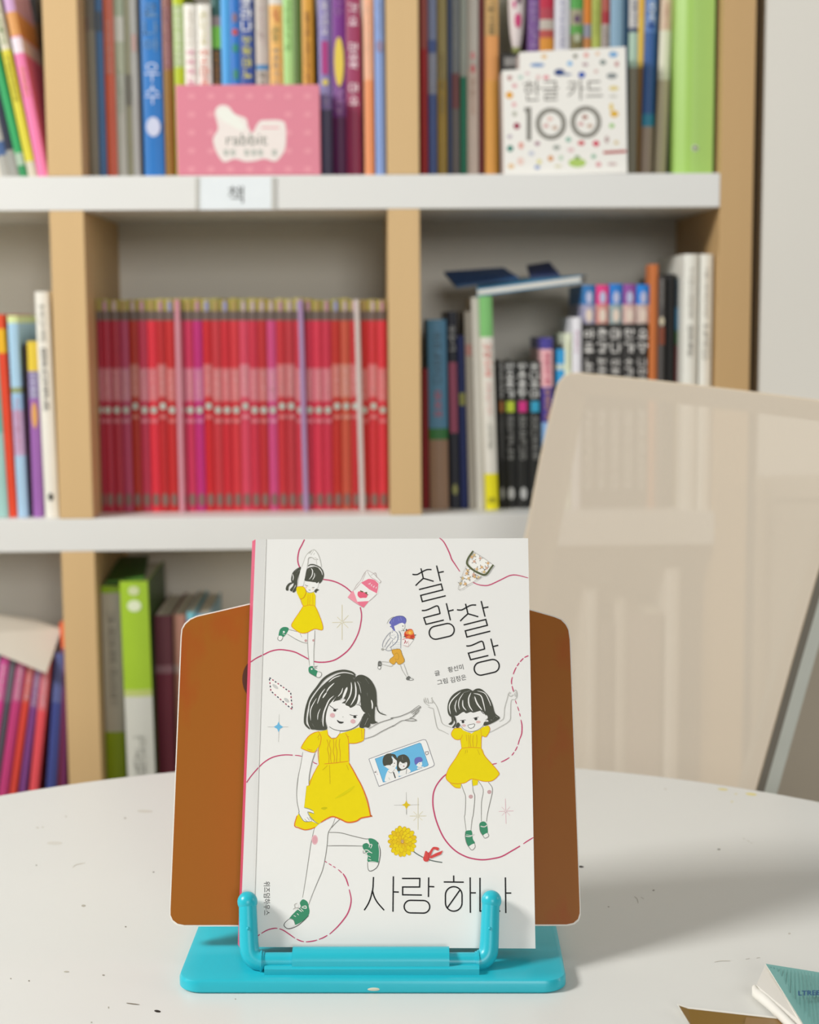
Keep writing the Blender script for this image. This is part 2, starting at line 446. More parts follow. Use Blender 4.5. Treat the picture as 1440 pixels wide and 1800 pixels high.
# upper shelf, middle compartment
G2 = [(149, 163, 'first taupe grey book beside the left upright', '928776', [('b', 30, 55, '7A5F55', .9)], 0),
 (160, 176, 'darker olive grey book next to the taupe one', [(52, '6E6A60'), (300, '85806F')], [], 0),
 (176, 189, 'thin steel blue book left of the orange-red one', '4C77A6', [('b', 20, 55, '55606B', .8)], 0),
 (190, 208, 'thin orange-red book with pale lettering', [(130, 'E07A63'), (300, 'E26E52')], [('g', 35, 130, 'E5A593', .55)], 0),
 (208, 225, 'white and pale green book right of the orange-red one', [(28, 'B5C2A8'), (72, 'DCDCD0'), (130, 'BFC6AC'), (300, 'C9CBBE')], [('g', 120, 200, 'A3B39A', .5)], 0),
 (226, 236, 'thin olive book with a dark patch', '8C8A6F', [('b', 130, 185, '6A675C', .9)], 0),
 (236, 249, 'light grey book beside the thick blue one', '9D9C96', [('b', 60, 90, 'B09088', .6)], 0),
 (255, 291, 'thick bright blue book with white letters and a badge', [(400, '1C70B8')], [('g', 4, 92, '5F86AE', .7), ('t', 106, 186, 'C3D0EA', '\uc6b0\uc218'), ('o', 205, 240, 'C4CDE0', .72)], 0),
 (292, 309, 'olive brown book with a mauve panel, right of the thick blue one', [(122, '8A5A50'), (300, '86600F')], [('g', 12, 115, 'A8787F', .6)], 0),
 (311, 330, 'lime green book with a pale lettered panel', [(8, 'B5C400'), (118, 'A9BE7A'), (300, 'ACBD12')], [('g', 14, 114, 'DDE2C8', .6)], 0)]
for x0, x1, lab, bands, marks, tl in G2: A_(x0, x1, lab, bands, marks, back=0.045, tilt=1.4)
A_(330, 352, 'cream white book with pink letters, above the left half of the pink box', 'EAE6DB', [('g', 20, 80, 'D9CFBF', .5), ('g', 84, 150, 'D98AA5', .6)], top=8, back=0.043, tilt=1.2)
A_(353, 377, 'cream white book with coral red letters behind the pink box', 'EAE6DB', [('g', 20, 80, 'D8D09A', .5), ('g', 84, 150, 'E08A76', .6)], top=8, back=0.043, tilt=1.2)
G3 = [(377, 394, 'dark teal book with a bright green patch, behind the pink box', [(28, '2E5A55'), (46, '8C8080'), (84, '74BE4A'), (110, '2D3A30'), (300, '3A3A34')], [('g', 90, 150, 'C08A45', .5)]),
 (394, 410, 'sky blue book behind the middle of the pink box', '4CA3E0', []),
 (410, 427, 'medium blue book dotted with red and green marks', '2270BE', [('o', 22, 40, '8A6A70', .5), ('o', 50, 62, 'C04A40', .6), ('o', 76, 92, '2A8A6A', .6), ('o', 120, 140, '3A8A60', .5)]),
 (427, 452, 'navy book with white letters above yellow ones', [(400, '2F4C94')], [('g', -30, 56, 'EDEDED', .75), ('g', 62, 138, 'D6D25A', .62)]),
 (454, 477, 'warm grey book with a small blue label', [(113, 'BDB3A8'), (122, '3E7FB0'), (300, 'B5AEA2')], [('g', 0, 80, 'CDB9B3', .5), ('g', 126, 150, '8C8578', .5)]),
 (478, 502, 'sandy orange book with a row of small coloured letters', [(8, 'D9D3C8'), (300, 'E2B05E')], [('g', 14, 40, 'C86A45', .5), ('g', 46, 75, '8A8A55', .5), ('g', 84, 150, 'B9A88C', .5)]),
 (502, 521, 'light green book right of the sandy orange one', 'A6D383', [('g', 0, 90, '7FB060', .5)]),
 (521, 534, 'dark olive green book between light green and ochre', '4F6A22', []),
 (535, 555, 'ochre book with small dark marks', 'D39B36', [('g', 20, 150, '7A4A2A', .4)]),
 (563, 586, 'lavender book with a navy foot, right of the pink box', [(192, '8278AE'), (300, '4A4A66')], [('g', 0, 62, 'D8D4DC', .55), ('b', 72, 130, 'A8307A', .5), ('o', 138, 150, 'CFC05A', .5), ('g', 152, 184, 'A6A2BC', .5)]),
 (587, 611, 'deep purple book with a yellow lettered oval', [(150, '742A86'), (205, '6F3C82'), (400, '542052')], [('g', 0, 30, '9A6AA8', .55), ('o', 64, 152, 'DEC84A', .72), ('g', 156, 200, 'B48AC0', .55)]),
 (611, 638, 'maroon book with three groups of white letters', '94365E', [('g', 4, 48, 'E3D3DC', .62), ('g', 74, 122, 'E9DCE4', .62), ('g', 142, 188, 'E9DCE4', .62)])]
for x0, x1, lab, bands, marks in G3: A_(x0, x1, lab, bands, marks, back=0.05, tilt=0.8)
A_(642, 659, 'apricot orange book with a paler top near the second upright', [(140, 'E9AE8C'), (400, 'E39260')], [('g', 10, 130, 'F0C8AC', .4)], back=0.025)
A_(661, 679, 'periwinkle blue book touching the second upright', '7F9BD2', [('o', 70, 92, '8A7FA0', .7), ('g', 0, 60, '98AEDA', .4)], back=0.025)
# upper shelf, right compartment
G4 = [(741, 753, 'dark red book touching the right side of the second upright', [(85, '9A4A42'), (300, 'A01418')], []),
 (754, 769, 'slate blue book right of the dark red one', [(90, '7F8AAA'), (165, '8F95A8'), (300, '4A5F96')], [('b', 70, 92, '2E4A8A', .9), ('g', 100, 165, 'A5A8B5', .6)]),
 (770, 787, 'dull gold book on the upper shelf', [(140, '9A8C58'), (300, 'A88C3C')], [('g', 90, 200, '8A7A45', .5)]),
 (788, 795, 'thin navy booklet next to the dull gold book', '33486E', []),
 (795, 809, 'charcoal grey book with a maroon patch', [(128, '7A7F80'), (190, '7A4A4A'), (300, '6F6A66')], [('g', 0, 85, '979A98', .6)]),
 (810, 821, 'thin pale book with a dark green lower half', [(134, 'A5ABA0'), (300, '1C7A5C')], []),
 (822, 842, 'cream book dotted with pink and red', [(120, 'C9C3B8'), (300, 'D9C8BA')], [('o', 90, 104, 'D98A8A', .4), ('o', 112, 128, 'D56A6A', .4), ('g', 135, 200, 'CFA890', .4)]),
 (843, 851, 'thin brick brown booklet left of the orange book', '6E1E1C', []),
 (853, 877, 'bright orange book with a tan lettered top', [(62, 'CFA566'), (140, 'E09B58'), (400, 'E0A04A')], [('g', 0, 62, '8A7548', .5)]),
 (928, 948, 'purple book above the left half of the card pack', [(400, '6F4488')], [('g', 0, 84, 'A58AB8', .6)]),
 (948, 973, 'crimson book with a grey and orange panel', [(14, 'B51C3C'), (34, 'AA3A48'), (52, 'B8AEA2'), (66, 'B04A42'), (300, 'D08A2A')], []),
 (974, 1001, 'white book with lavender edges and small black letters', 'D3D2D8', [('g', 0, 84, '9A98B4', .35)]),
 (1002, 1024, 'green patterned book above the card pack', [(16, '4F9A45'), (44, '9A9478'), (60, '55963F'), (300, '70683A')], [('o', 26, 40, '5A3A5A', .5), ('o', 58, 74, 'A8AE90', .6)]),
 (1025, 1038, 'burnt orange book with a grey patch', [(42, 'D07A1C'), (66, '8A8A98'), (300, 'B8783A')], []),
 (1039, 1055, 'yellow-green book above the card pack', 'A8B252', [('g', 0, 60, '9CA648', .4)]),
 (1056, 1070, 'brick red book with a pale lettered lower part', [(20, 'AA5548'), (42, 'A0242E'), (300, 'B0A49C')], [('g', 46, 84, '7A6A66', .5)]),
 (1071, 1094, 'pale blue book at the right end of the card pack', '86A6BC', []),
 (1095, 1103, 'thin dark teal book right of the pale blue one', '0C3F5C', []),
 (1104, 1121, 'white lettered book with a pale green middle', [(48, 'D3D0CC'), (56, '3A4464'), (118, 'AEC8B2'), (300, '8C8672')], [('g', 0, 46, '8A8A90', .6)]),
 (1119, 1135, 'golden yellow book with a brown lower half', [(30, 'E0AE38'), (118, 'E0B63E'), (300, '8C6424')], [])]
for x0, x1, lab, bands, marks in G4: A_(x0, x1, lab, bands, marks, back=0.06, depth=0.14)
A_(1126, 1146, 'royal blue book with white letters leaning right', [(56, '5C80BA'), (200, '345C98'), (222, '2F86A6'), (400, 'A08C7C')], [('g', 2, 50, 'D8DEE4', .6), ('o', 38, 52, '2A5AA8', .6)], tilt=-2.2, back=0.05)
A_(1150, 1170, 'cream book with a pinkish top leaning right', [(54, 'D8BFA8'), (140, 'DDD9C6'), (400, 'B8AA90')], [('g', 6, 50, 'D59A8C', .4)], tilt=-2.6, back=0.05)
A_(1172, 1184, 'thin grey-green book shape standing in for the shadow beside the lime binder', '5D6A5A', (), back=0.06)  # dark slab put in where only shadow falls left of the binder

# lower shelf, left compartment
GB = 'books on the lower shelf, left compartment'
B_ = lambda x0, x1, top, lab, bands, marks=(), **k: shelf_book(x0, x1, top, ZBW, lab, bands, marks, group=k.pop('group', GB), gain=k.pop('gain', 1.1), **k)
B_(-4, 16, 590, 'pale turquoise book at the left edge of the lower shelf', [(760, '6FB3A4'), (900, '9CC4BC')], tilt=3.5, back=0.02)
B_(17, 31, 553, 'red book with a yellow patch near its head', [(578, 'DE4A26'), (620, 'F0B01C'), (900, 'DB4425')], tilt=3.6, back=0.02)
B_(32, 50, 555, 'light blue book with a pale green head and pinkish middle', [(568, 'D5E0A0'), (680, 'A5C8DE'), (690, '8F9A6A'), (720, '9CC0DE'), (800, 'BFA0C0'), (900, 'A5C4DC')], [('g', 700, 790, 'C98AA0', .4)], tilt=2.8, back=0.02, depth=0.17)
B_(52, 58, 605, 'thin dark maroon booklet left of the purple book', '3A2428', (), tilt=2.2, back=0.03)
B_(59, 77, 600, 'purple book with a yellow head', [(652, 'E0C23C'), (700, '8E80A8'), (900, '9A62A8')], [('g', 656, 698, 'C8C4D8', .6), ('o', 706, 752, 'DCA25A', .6)], tilt=2.2, back=0.02)
B_(80, 104, 513, 'tall white book with black letters beside the first upright', 'E3DFD3', [('g', 535, 600, 'A5A298', .4), ('g', 610, 720, '4A4A48', .42), ('o', 866, 880, '3A3A38', .4)], tilt=2.4, back=0.015)
# lower shelf, middle compartment: the red series
ORD = 'first second third fourth fifth sixth seventh eighth ninth tenth eleventh twelfth thirteenth fourteenth fifteenth sixteenth seventeenth eighteenth nineteenth twentieth'.split()
ORD += ['twenty-' + o for o in ORD[:9]] + ['thirtieth'] + ['thirty-' + o for o in ORD[:9]]
reds = ['A31C34', 'A82038', 'A82438', 'B04060', 'AE2A18', 'B8304A', 'DC2C3C', 'B41E22', 'BE2424', 'CC4660', 'C42C52', 'B82470', 'C41A22', 'C03038', 'C4202C', 'CC3038', 'D04058', 'C42A40', 'B82428', 'C84478', 'C02830', 'B83038', 'C43040', 'CC2C48', 'D03048', 'C42C44', 'B8281C', 'C05038', 'BC2428', 'C41C1C', 'C42C34', 'D63440']
W0, W1 = 172.0, 683.0; stp = (W1 - W0) / len(reds)
for i, c in enumerate(reds):
    x0 = W0 + i * stp; up = i in (4, 7, 12, 16, 20, 21, 26, 27, 28, 30)
    dz = -7 if up else 0
    x = [int(c[j:j + 2], 16) for j in (0, 2, 4)]
    lt = '%02X%02X%02X' % tuple(int(v + (225 - v) * f) for v, f in zip(x, (.35, .38, .36)))
    head = RND.choice(['A79A48', 'B0A24C', 'A89440', 'B5A860', '9C9450'])
    B_(x0, x0 + stp * .985, 526 + RND.uniform(-2, 2), ORD[i] + ' red book from the left in the row of red numbered books',
       [(546, head), (563, '6A5A52'), (646 + dz, c), (704 + dz, lt), (900, c)],
       [('o', 528, 548, RND.choice(['B08090', '8C8CB4', 'A58A50', 'B5A0A0']), .5), ('g', 650 + dz, 700 + dz, 'E8B0AE', .4), ('o', 713 + dz, 726 + dz, 'B4BAAE', .74), ('b', 735 + dz, 742 + dz, lt, .8), ('o', 866, 890, '7E6258', .72)],
       group='red numbered books in the middle compartment', back=0.055, depth=0.15, tilt=0.0, gain=1.0)
for x0, c, lab in ((312, 'CE8C98', 'narrow pale pink strip in front of the red books, third of the way along'), (530, 'A888B0', 'narrow lavender strip standing proud among the red books'), (629, 'CFC4C0', 'narrow white strip near the right end of the red books')):
    o = shelf_book(x0 + 4, x0 + 13, 527, ZBW, lab, [(700, c), (900, c)], (), tilt=1.3, back=0.049, depth=0.004, gain=1.0, name='bookmark_strip', group='paper strips among the red books')
    o['category'] = 'bookmark'
# lower shelf, right compartment
GR = 'books on the lower shelf, right compartment'
R_ = lambda x0, x1, top, lab, bands, marks=(), **k: shelf_book(x0, x1, top, ZBW, lab, bands, marks, group=GR, gain=k.pop('gain', 1.2), **k)
R_(744, 755, 648, 'short dark red book in the corner by the second upright', '7C0E14', (), back=0.055, depth=0.12)
R_(757, 790, 562, 'grey-blue book with a brown foot and red letters', [(752, '4C7A96'), (772, '2F6A35'), (900, '8A6E58')], [('g', 585, 675, '38505C', .42), ('g', 684, 735, 'B04A5A', .42)], back=0.05, tilt=0.6, depth=0.12)
R_(792, 810, 548, 'near-black book with a crimson panel', [(900, '22242E')], [('g', 572, 618, '9A9A98', .7), ('b', 636, 760, '8C3A55', .75), ('o', 850, 870, '8A8A50', .5)], back=0.055, tilt=0.8, depth=0.12)
R_(811, 824, 590, 'thin navy book beside the grey one', [(900, '1F2C62')], [('b', 690, 712, '8A8A40', .8)], back=0.055, tilt=1.0, depth=0.12)
R_(825, 838, 548, 'thin mid-grey book with a faint red mark', 'A09A8E', [('b', 605, 625, 'A8766C', .8)], back=0.05, tilt=1.2, depth=0.12)
R_(839, 854, 523, 'slim white book under the lying paperback', 'BDB9AE', (), back=0.045, tilt=1.3, depth=0.12)
R_(855, 877, 521, 'white book with a green head and yellow foot', [(592, '72AE66'), (832, 'CFCbC0'.upper()), (900, 'D9CE18')], [('g', 602, 662, 'D98A80', .6), ('g', 668, 730, 'D9B8B0', .5), ('g', 740, 790, 'A5A49A', .4), ('g', 874, 884, '8A8420', .6)], back=0.04, tilt=1.5, depth=0.12)
for i, (x0, x1, c, nm) in enumerate(((880, 888, 'A86A28', 'orange'), (889, 909, 'AFC030', 'lime'), (911, 931, 'C02A78', 'magenta'), (933, 953, '2E96B8', 'blue'))):
    R_(x0, x1, 636, 'short black book with white letters and a %s square' % nm, [(704, '2A2A28'), (725, '2A2A28'), (900, '262624')],
       [('g', 638, 700, 'C8C8C4', .8), ('b', 705, 724, c, .72), ('g', 730, 808, '8A8A86', .62), ('o', 856, 878, 'B5B5B2', .6)], back=0.055, tilt=0.4, depth=0.12)
R_(955, 975, 594, 'indigo book with a pink panel and a light blue foot', [(614, '443C8C'), (680, 'DBA8AC'), (742, '4A3A88'), (900, '88AEDA')], [('g', 620, 676, 'D06A80', .5), ('g', 684, 738, 'C09070', .5)], back=0.05, tilt=0.3, depth=0.12)
R_(978, 996, 614, 'azure blue book half behind the beige chair', [(640, '2A90C8'), (650, 'B8C4BC'), (900, '2A90C8')], (), back=0.05, depth=0.12)
R_(992, 1004, 586, 'pale yellow-green book above the chair corner', 'D5DAC0', [('g', 600, 650, 'B9C09A', .4)], back=0.045, depth=0.12)
R_(1005, 1021, 558, 'white lavender-edged book above the chair corner', 'DAD8E2', [('g', 580, 620, 'C8A0B4', .4)], back=0.045, depth=0.12)
for i, (c, c2, nm) in enumerate((('2C6EA8', '9A96B0', 'steel blue'), ('D8387E', 'C88A80', 'pink'), ('1F74C4', '8FA0A0', 'bright blue'), ('8A4A94', 'C8A8A0', 'violet'), ('1C7CD0', 'C0AAA0', 'azure'))):
    x0 = 1022 + i * 23.4
    R_(x0, x0 + 22.6, 500 + RND.uniform(-2, 2), 'black comic book with a %s head above the chair' % nm, [(535, c), (568, c2), (571, '3A3630'), (900, '2E2C2A')],
       [('o', 512, 534, 'B0B4D0', .5), ('o', 542, 566, 'D5C4B4', .55), ('g', 574, 622, 'D8D5D0', .82), ('g', 628, 690, 'C4C1BC', .7), ('g', 720, 860, 'D8D4CC', .6)], back=0.05, depth=0.12)
R_(1139, 1153, 465, 'thin orange-brown book taller than the comics', 'C06C34', (), back=0.045, depth=0.03)
R_(1154, 1165, 487, 'thin charcoal book with grey letters right of the orange one', '4A4644', [('g', 492, 540, '8A8680', .6), ('o', 556, 572, 'C0B49A', .8), ('b', 574, 605, '7A3A20', .9)], back=0.04, depth=0.13)
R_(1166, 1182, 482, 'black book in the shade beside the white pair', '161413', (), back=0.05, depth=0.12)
R_(1183, 1196, 490, 'dark book striped teal, green and maroon next to the white pair', [(540, '20303A'), (580, '1F5A78'), (605, '1F4A20'), (680, '501A1A'), (900, '6A5A10')], (), back=0.05, depth=0.12)
R_(1197, 1222, 447, 'left one of two tall white books by the right side panel', 'E0DCD2', [('g', 470, 560, 'B5B0A5', .35), ('g', 570, 625, '8A867C', .4)], back=0.02, depth=0.16)
R_(1225, 1247, 447, 'right one of two tall white books by the right side panel', 'E0DCD2', [('g', 470, 560, 'B5B0A5', .35), ('g', 566, 630, '8A867C', .45)], back=0.02, depth=0.16)
# lower left compartment, leaning right
GC = 'books leaning in the bottom left compartment'
C_ = lambda x0, x1, top, lab, bands, marks=(), **k: shelf_book(x0, x1, top, ZC, lab, bands, marks, group=k.pop('group', GC), gain=k.pop('gain', 1.15), **k)
for x0, x1, top, tl, c, nm, lab in ((-62, -46, 1140, -8, '7AA0B0', 0, 'pale blue leaning book at the far left of the bottom row'), (-44, -28, 1150, -8, 'D83A90', 1, 'hot pink leaning book in the bottom left compartment'),
        (-26, -16, 1150, -8, '55505A', 0, 'grey leaning book between two pink ones'), (-14, 3, 1150, -8, 'BC3C74', 1, 'raspberry leaning book in the bottom left compartment'),
        (6, 19, 1150, -7.8, 'D24438', 1, 'tomato red leaning book under the pale sheet'), (23, 36, 1160, -7.3, '7A4080', 1, 'plum purple leaning book under the pale sheet'),
        (43, 59, 1165, -5.8, 'DE5058', 1, 'coral red leaning book right of the plum one'), (75, 94, 1150, -4, '3C4684', 0, 'navy blue leaning book near the first upright'),
        (97, 104, 1120, -2.5, '5E1A22', 0, 'thin wine red book close to the first upright'), (106, 116, 1096, -0.8, '6A2A5A', 0, 'plum coloured book touching the first upright')):
    C_(x0, x1, top, lab, [(top + 85, '%02X%02X%02X' % tuple(int(int(c[j:j + 2], 16) * .8 + 40) for j in (0, 2, 4))), (1500, c)], [('g', top + 20, top + 80, 'D8C0C8', .5)] if nm else (), tilt=tl, back=0.03)
# bottom middle compartment
GD = 'books in the bottom middle compartment'
C_(188, 226, 1030, 'green book with a long grey panel right of the first upright', [(1042, '8FB428'), (1284, 'B5B0A0'), (1500, '8AA014')], [('g', 1070, 1240, '989284', .4)], tilt=1.9, back=0.03, side='2A4A14', group=GD)
C_(229, 279, 1022, 'lime green book with a white lower half', [(1210, '9CBE30'), (1222, 'B5C070'), (1500, 'C8C8BE')], [('o', 1030, 1046, 'C8D0A0', .4), ('o', 1054, 1074, 'D8E0C0', .5), ('g', 1290, 1400, 'B0B0A6', .45)], tilt=2.0, back=0.02, side='2A4A14', group=GD)
C_(282, 312, 1082, 'wine red book left of the tan one behind the stand', [(1168, '74404A'), (1182, '9A7078'), (1500, '7C3444')], (), tilt=1.2, back=0.05, group=GD)
C_(314, 336, 1080, 'tan pink book behind the brown stand board', [(1168, 'B58472'), (1182, 'B59A90'), (1500, 'A87260')], (), tilt=1.2, back=0.05, group=GD)
C_(338, 352, 1076, 'lilac book mostly hidden behind the brown stand board', [(1090, '7ABCC8'), (1500, 'A080B0')], (), tilt=0.8, back=0.05, group=GD)
C_(354, 378, 1080, 'pale blue book mostly hidden behind the brown stand board', '80AEC8', (), back=0.05, group=GD)
# bottom right compartment, seen through the mesh of the chair
GE = 'books behind the chair mesh in the bottom right compartment'
for x0, x1, top, c, lab in ((1030, 1048, 1040, 'DAD6CC', 'white book seen through the chair mesh, leftmost of its row'), (1052, 1078, 1100, '6A5E5A', 'dark grey book seen through the chair mesh'),
        (1080, 1100, 1060, 'C8C0B4', 'pale grey book seen through the chair mesh'), (1102, 1160, 1080, '85706A', 'wide brownish book seen through the chair mesh'), (1166, 1190, 1000, 'DDD8CE', 'tall white book seen through the chair mesh')):
    C_(x0, x1, top, lab, c, (), back=0.03, group=GE)

# ------------------------------------------------------------------ other things on the shelves
def slab(px, y, back, m, mside=None):
    P = [on_y(x, yy, y) for x, yy in px]
    for q_ in P: q_.z = max(q_.z, ZA + 0.0002)
    b_ = MB(); b_.prism(P, (0, back, 0), m, mside); return b_
# pink box
yb = SHELF_Y + 0.006
bx = thing('game_box', 'pink cardboard box with a white cloud-shaped logo, standing before the books', 'box')
PK = mat('EA8C9E', .9, 0.45, 0.02)
z0 = ZA + 0.0002; xl = on_y(314, 308, yb).x; xr = on_y(562, 305, yb).x; zt = on_y(435, 149, yb).z
b = MB(); b.box(xl, xr, yb, yb + 0.034, z0, zt - 0.008, PK); b.build('box_base', bx, bevel=0.0008)
b = MB(); b.box(xl - 0.001, xr + 0.001, yb - 0.001, yb + 0.035, z0 + .001, zt, PK); lid = b.build('lid', bx, bevel=0.0008)
p = Print(Vector((0, yb - 0.001, 0)), Vector((0, -1, 0)), {'X': (300, 140, 5.143)}, {}, 0.00015)
rr = random.Random(5)
for i in range(7):
    for j in range(5):
        if 1 <= i <= 5 and 1 <= j <= 3 and not (i in (1, 5) and j == 3): 
            if 2 <= i <= 4: continue
        p.e('E999A6', 'X', 190 + i * 175, 150 + j * 165, 36, 28)
p.f('F3E6DF', 'X 400 300 440 235 520 240 580 310 680 350 700 420 740 480 800 380 880 365 1000 370 1040 420 1040 600 1000 690 940 740 850 715 760 735 670 740 580 715 490 745 440 700 400 620 385 530 430 440')
p.f('F6F2E6', 'X 420 290 480 260 550 290 620 360 670 420 640 460 560 420 470 370')
p.l('E58A98', 2.0, 'X 820 435 980 435', taper=0)
p.txt('6E7468', 'rabbit', 398, 255, 72, 20)
rg = random.Random(2)
for i in range(8):
    if i in (2, 6): continue
    x = 480 + i * 62
    for q in range(3): p.l('8FA092', 1.6, 'X %d %d %d %d' % (x, 640 + q * 18, x + 46, 640 + q * 18), smooth=0, taper=0)
    p.l('8FA092', 1.6, 'X %d 635 %d 690' % (x + rg.choice((8, 30)), x + 30), smooth=0, taper=0)
p.build('printed_logo', lid)
settle(bx)
# white card pack
yb = SHELF_Y + 0.01
cp = thing('card_pack', 'white picture card box printed with a large 100 and small coloured doodles', 'box')
b = slab([(886, 309), (1103, 304), (1100, 82), (913, 92), (913, 122), (883, 124)], yb, 0.035, mat('EFECE4', 1.0, 0.4, 0.01), mat('D9C8C0', .8)); body = b.build('carton', cp, bevel=0.0006)
p = Print(Vector((0, yb, 0)), Vector((0, -1, 0)), {'X': (870, 70, 5.76)}, {}, 0.00015)
dots = [(500, 170, 30, 22, 'E8C48C'), (430, 255, 75, 20, '7A9CC8'), (655, 330, 55, 35, '24407E'), (720, 350, 60, 12, '7A8AA8'), (760, 240, 28, 26, '8ABCE4'), (815, 165, 22, 22, '7A7A68'), (925, 155, 26, 26, 'E8AAA0'), (1040, 140, 22, 20, 'EAC8A8'), (1200, 148, 45, 30, '7AACD8'), (1095, 228, 32, 26, '7E8A86'), (1235, 245, 22, 26, 'C8908C'), (880, 355, 36, 32, '2A52AE'), (1185, 365, 55, 30, '8C9292'), (1025, 320, 22, 18, 'D8B8B0'), (915, 250, 30, 18, 'B89AA0'), (520, 380, 30, 22, 'E6949C'), (260, 380, 26, 20, 'B8D0C4'), (150, 385, 24, 26, 'C08A84'), (200, 465, 26, 24, 'E4AEB0'), (148, 560, 38, 36, 'E8A83E'), (195, 655, 24, 26, 'EAB8B8'), (200, 750, 24, 26, 'B8B8A8'), (222, 872, 34, 34, 'A03A54'), (150, 980, 26, 20, 'BCB0BC'), (155, 1100, 32, 32, '2E8270'), (265, 1070, 26, 36, 'E6A494'), (430, 1050, 26, 22, 'A87A8C'), (370, 1150, 30, 24, 'C8CCD8'), (625, 1090, 38, 24, 'A0A69C'), (745, 1010, 28, 24, '86B8A4'), (875, 1045, 36, 24, 'D2545C'), (1025, 1050, 34, 30, 'D6425E'), (770, 1115, 34, 20, 'E4BEBE'), (565, 1200, 28, 28, 'DC9A5A'), (670, 1195, 22, 26, 'C0D4BC'), (450, 1235, 24, 28, 'E4DC9A'), (430, 1290, 28, 22, '92A2CC'), (640, 1280, 40, 14, 'DCD6B4'), (835, 1245, 90, 46, 'B2CE6C'), (835, 1190, 26, 20, '86A06A'), (1000, 1180, 26, 22, '90BCA0'), (1050, 1262, 28, 24, 'DE9A9C'), (1190, 1258, 50, 16, 'CDB4B0'), (165, 1280, 34, 26, 'EAC89A'), (260, 1230, 34, 40, 'EED0C4'), (1210, 750, 42, 34, 'E4B640'), (1180, 680, 20, 40, 'E8CC70'), (1205, 490, 50, 24, 'E4D28E'), (1200, 572, 44, 14, 'CFCDC2'), (1185, 870, 26, 24, '9CCB74'), (1135, 1010, 22, 36, 'BEA4A0'), (1230, 1040, 24, 20, 'DCC89A'), (440, 380, 22, 26, 'E8C4C0'), (330, 340, 26, 18, 'E4C8C8')]
for x, y, rx, ry, c in dots: p.e(c, 'X', x, y, rx, ry, n=12)
p.l('B84A48', 5, 'X 1100 1142 1330 1128', smooth=0, taper=0)
# the writing on it
p.txt('848078', '\ud55c\uae00', 921, 178, 62, 36, -1.5)
p.txt('848078', '\uce74\ub4dc', 998, 176, 62, 36, -1.5)
p.l('85827A', 8, 'X 300 710 345 705 345 1020', smooth=0, taper=0)
for cx, cy in ((568, 850), (922, 832)):
    p.l('8E8B82', 8.5, [(870 + (cx + 132 * cos(2 * pi * i / 30)) / 5.76, 70 + (cy + 140 * sin(2 * pi * i / 30)) / 5.76) for i in range(30)], smooth=0, taper=0, closed=True)
    for x, y, c in ((-10, -50, 'EAC0B4' if cx < 700 else 'A86048'), (-50, 20, 'D8A8A4'), (40, 40, 'C8A890')): p.e(c, 'X', cx + x, cy + y, 28, 20, n=10)
p.build('printed_front', body)
settle(cp)
# small black box behind it and the patterned pouch on top
b = MB(); xa = on_y(881, 124, SHELF_Y + 0.047).x; xb = on_y(911, 124, SHELF_Y + 0.047).x; zt2 = on_y(896, 94, SHELF_Y + 0.047).z
b.box(xa, xb, SHELF_Y + 0.047, SHELF_Y + 0.075, ZA + 0.0002, zt2, mat('24221F', 1.0, 0.5)); bb_ = b.build('card_box', bevel=0.0006)
tag(bb_, 'small black box with a grey label behind the white card pack', 'box')
b = MB(); b.prism([on_y(x, y, SHELF_Y + 0.0466) for x, y in ((887, 116), (908, 116), (908, 101), (887, 101))], (0, 0.0004, 0), mat('8C8A86', 1.0)); b.build('paper_label', bb_)
b = MB(); pc = on_y(908, 20, SHELF_Y + 0.062)
zb0 = zt2 + 0.0003; zc = (zb0 + on_y(908, -110, SHELF_Y + 0.06).z) / 2; hh = (zc - zb0)
PW = mat('DED3D0', 1.0, 0.7); b.ball((pc.x, SHELF_Y + 0.062, zc), 1.0, PW, 16, 14, (0.0092, 0.0085, hh)); po = b.build('pencil_pouch', smooth='all')
tag(po, 'white plush pencil pouch with magenta blotches standing on the small black box', 'pouch')
b = MB()
for dx, zz_, r, c in ((-0.003, .42, .0042, 'C8307E'), (0.002, -.05, .0030, '6A4A5E'), (0.001, -.42, .0038, 'C63A72'), (-.003, -.15, .0020, 'C8307E'), (.003, .2, .0022, 'C8307E')):
    zq = zc + zz_ * hh; yq = SHELF_Y + 0.062 - 0.0085 * math.sqrt(max(0.05, 1 - zz_ ** 2 - (dx / .0092) ** 2))
    b.ball((pc.x + dx, yq, zq), r, mat(c, 1.0), 10, 6, (1, .25, 2.2))
b.build('magenta_patches', po)
b = MB(); b.ball((pc.x, SHELF_Y + 0.062, zb0 + .006), .0052, mat('8A8F52', 1.0), 10, 6, (1, .9, 1.1)); b.build('green_tip', po)
# lime binder
bd = thing('ring_binder', 'wide lime green ring binder at the right end of the upper shelf', 'binder')
yb = SHELF_Y + 0.02; LG = mat('A4CC62', 1.0, 0.4, 0.02)
x0 = on_y(1188, 300, yb).x; x1 = on_y(1253, 300, yb).x
b = MB(); zt = Z1T + 0.31
n = 9; prof = [(x0 + (x1 - x0) * i / (n - 1), yb + 0.010 * (1 - math.sin(pi * min(1, i / (n - 1) * 2.2) / 2)) if i / (n - 1) < .45 else yb) for i in range(n)]
prof += [(x1, yb + 0.2), (x0, yb + 0.2)]
b.prism([(x, y, zt) for x, y in prof], (0, 0, -(zt - ZA - 0.0002)), LG); b.build('binder_cover', bd, smooth=True, angle=30)
b = MB(); q = on_y(1222, 260, yb - 0.0008); b.tube([q + Vector((0, 0.0012, 0)), q], 0.0034, mat('C9CBC0', 1.0, .3), 16); rg_ = b.build('finger_ring', bd)
b = MB(); b.tube([q + Vector((0, 0.0, 0)), q - Vector((0, .0004, 0))], 0.0018, mat('5A6040', 1.0), 12); b.build('ring_hole', rg_)
settle(bd)
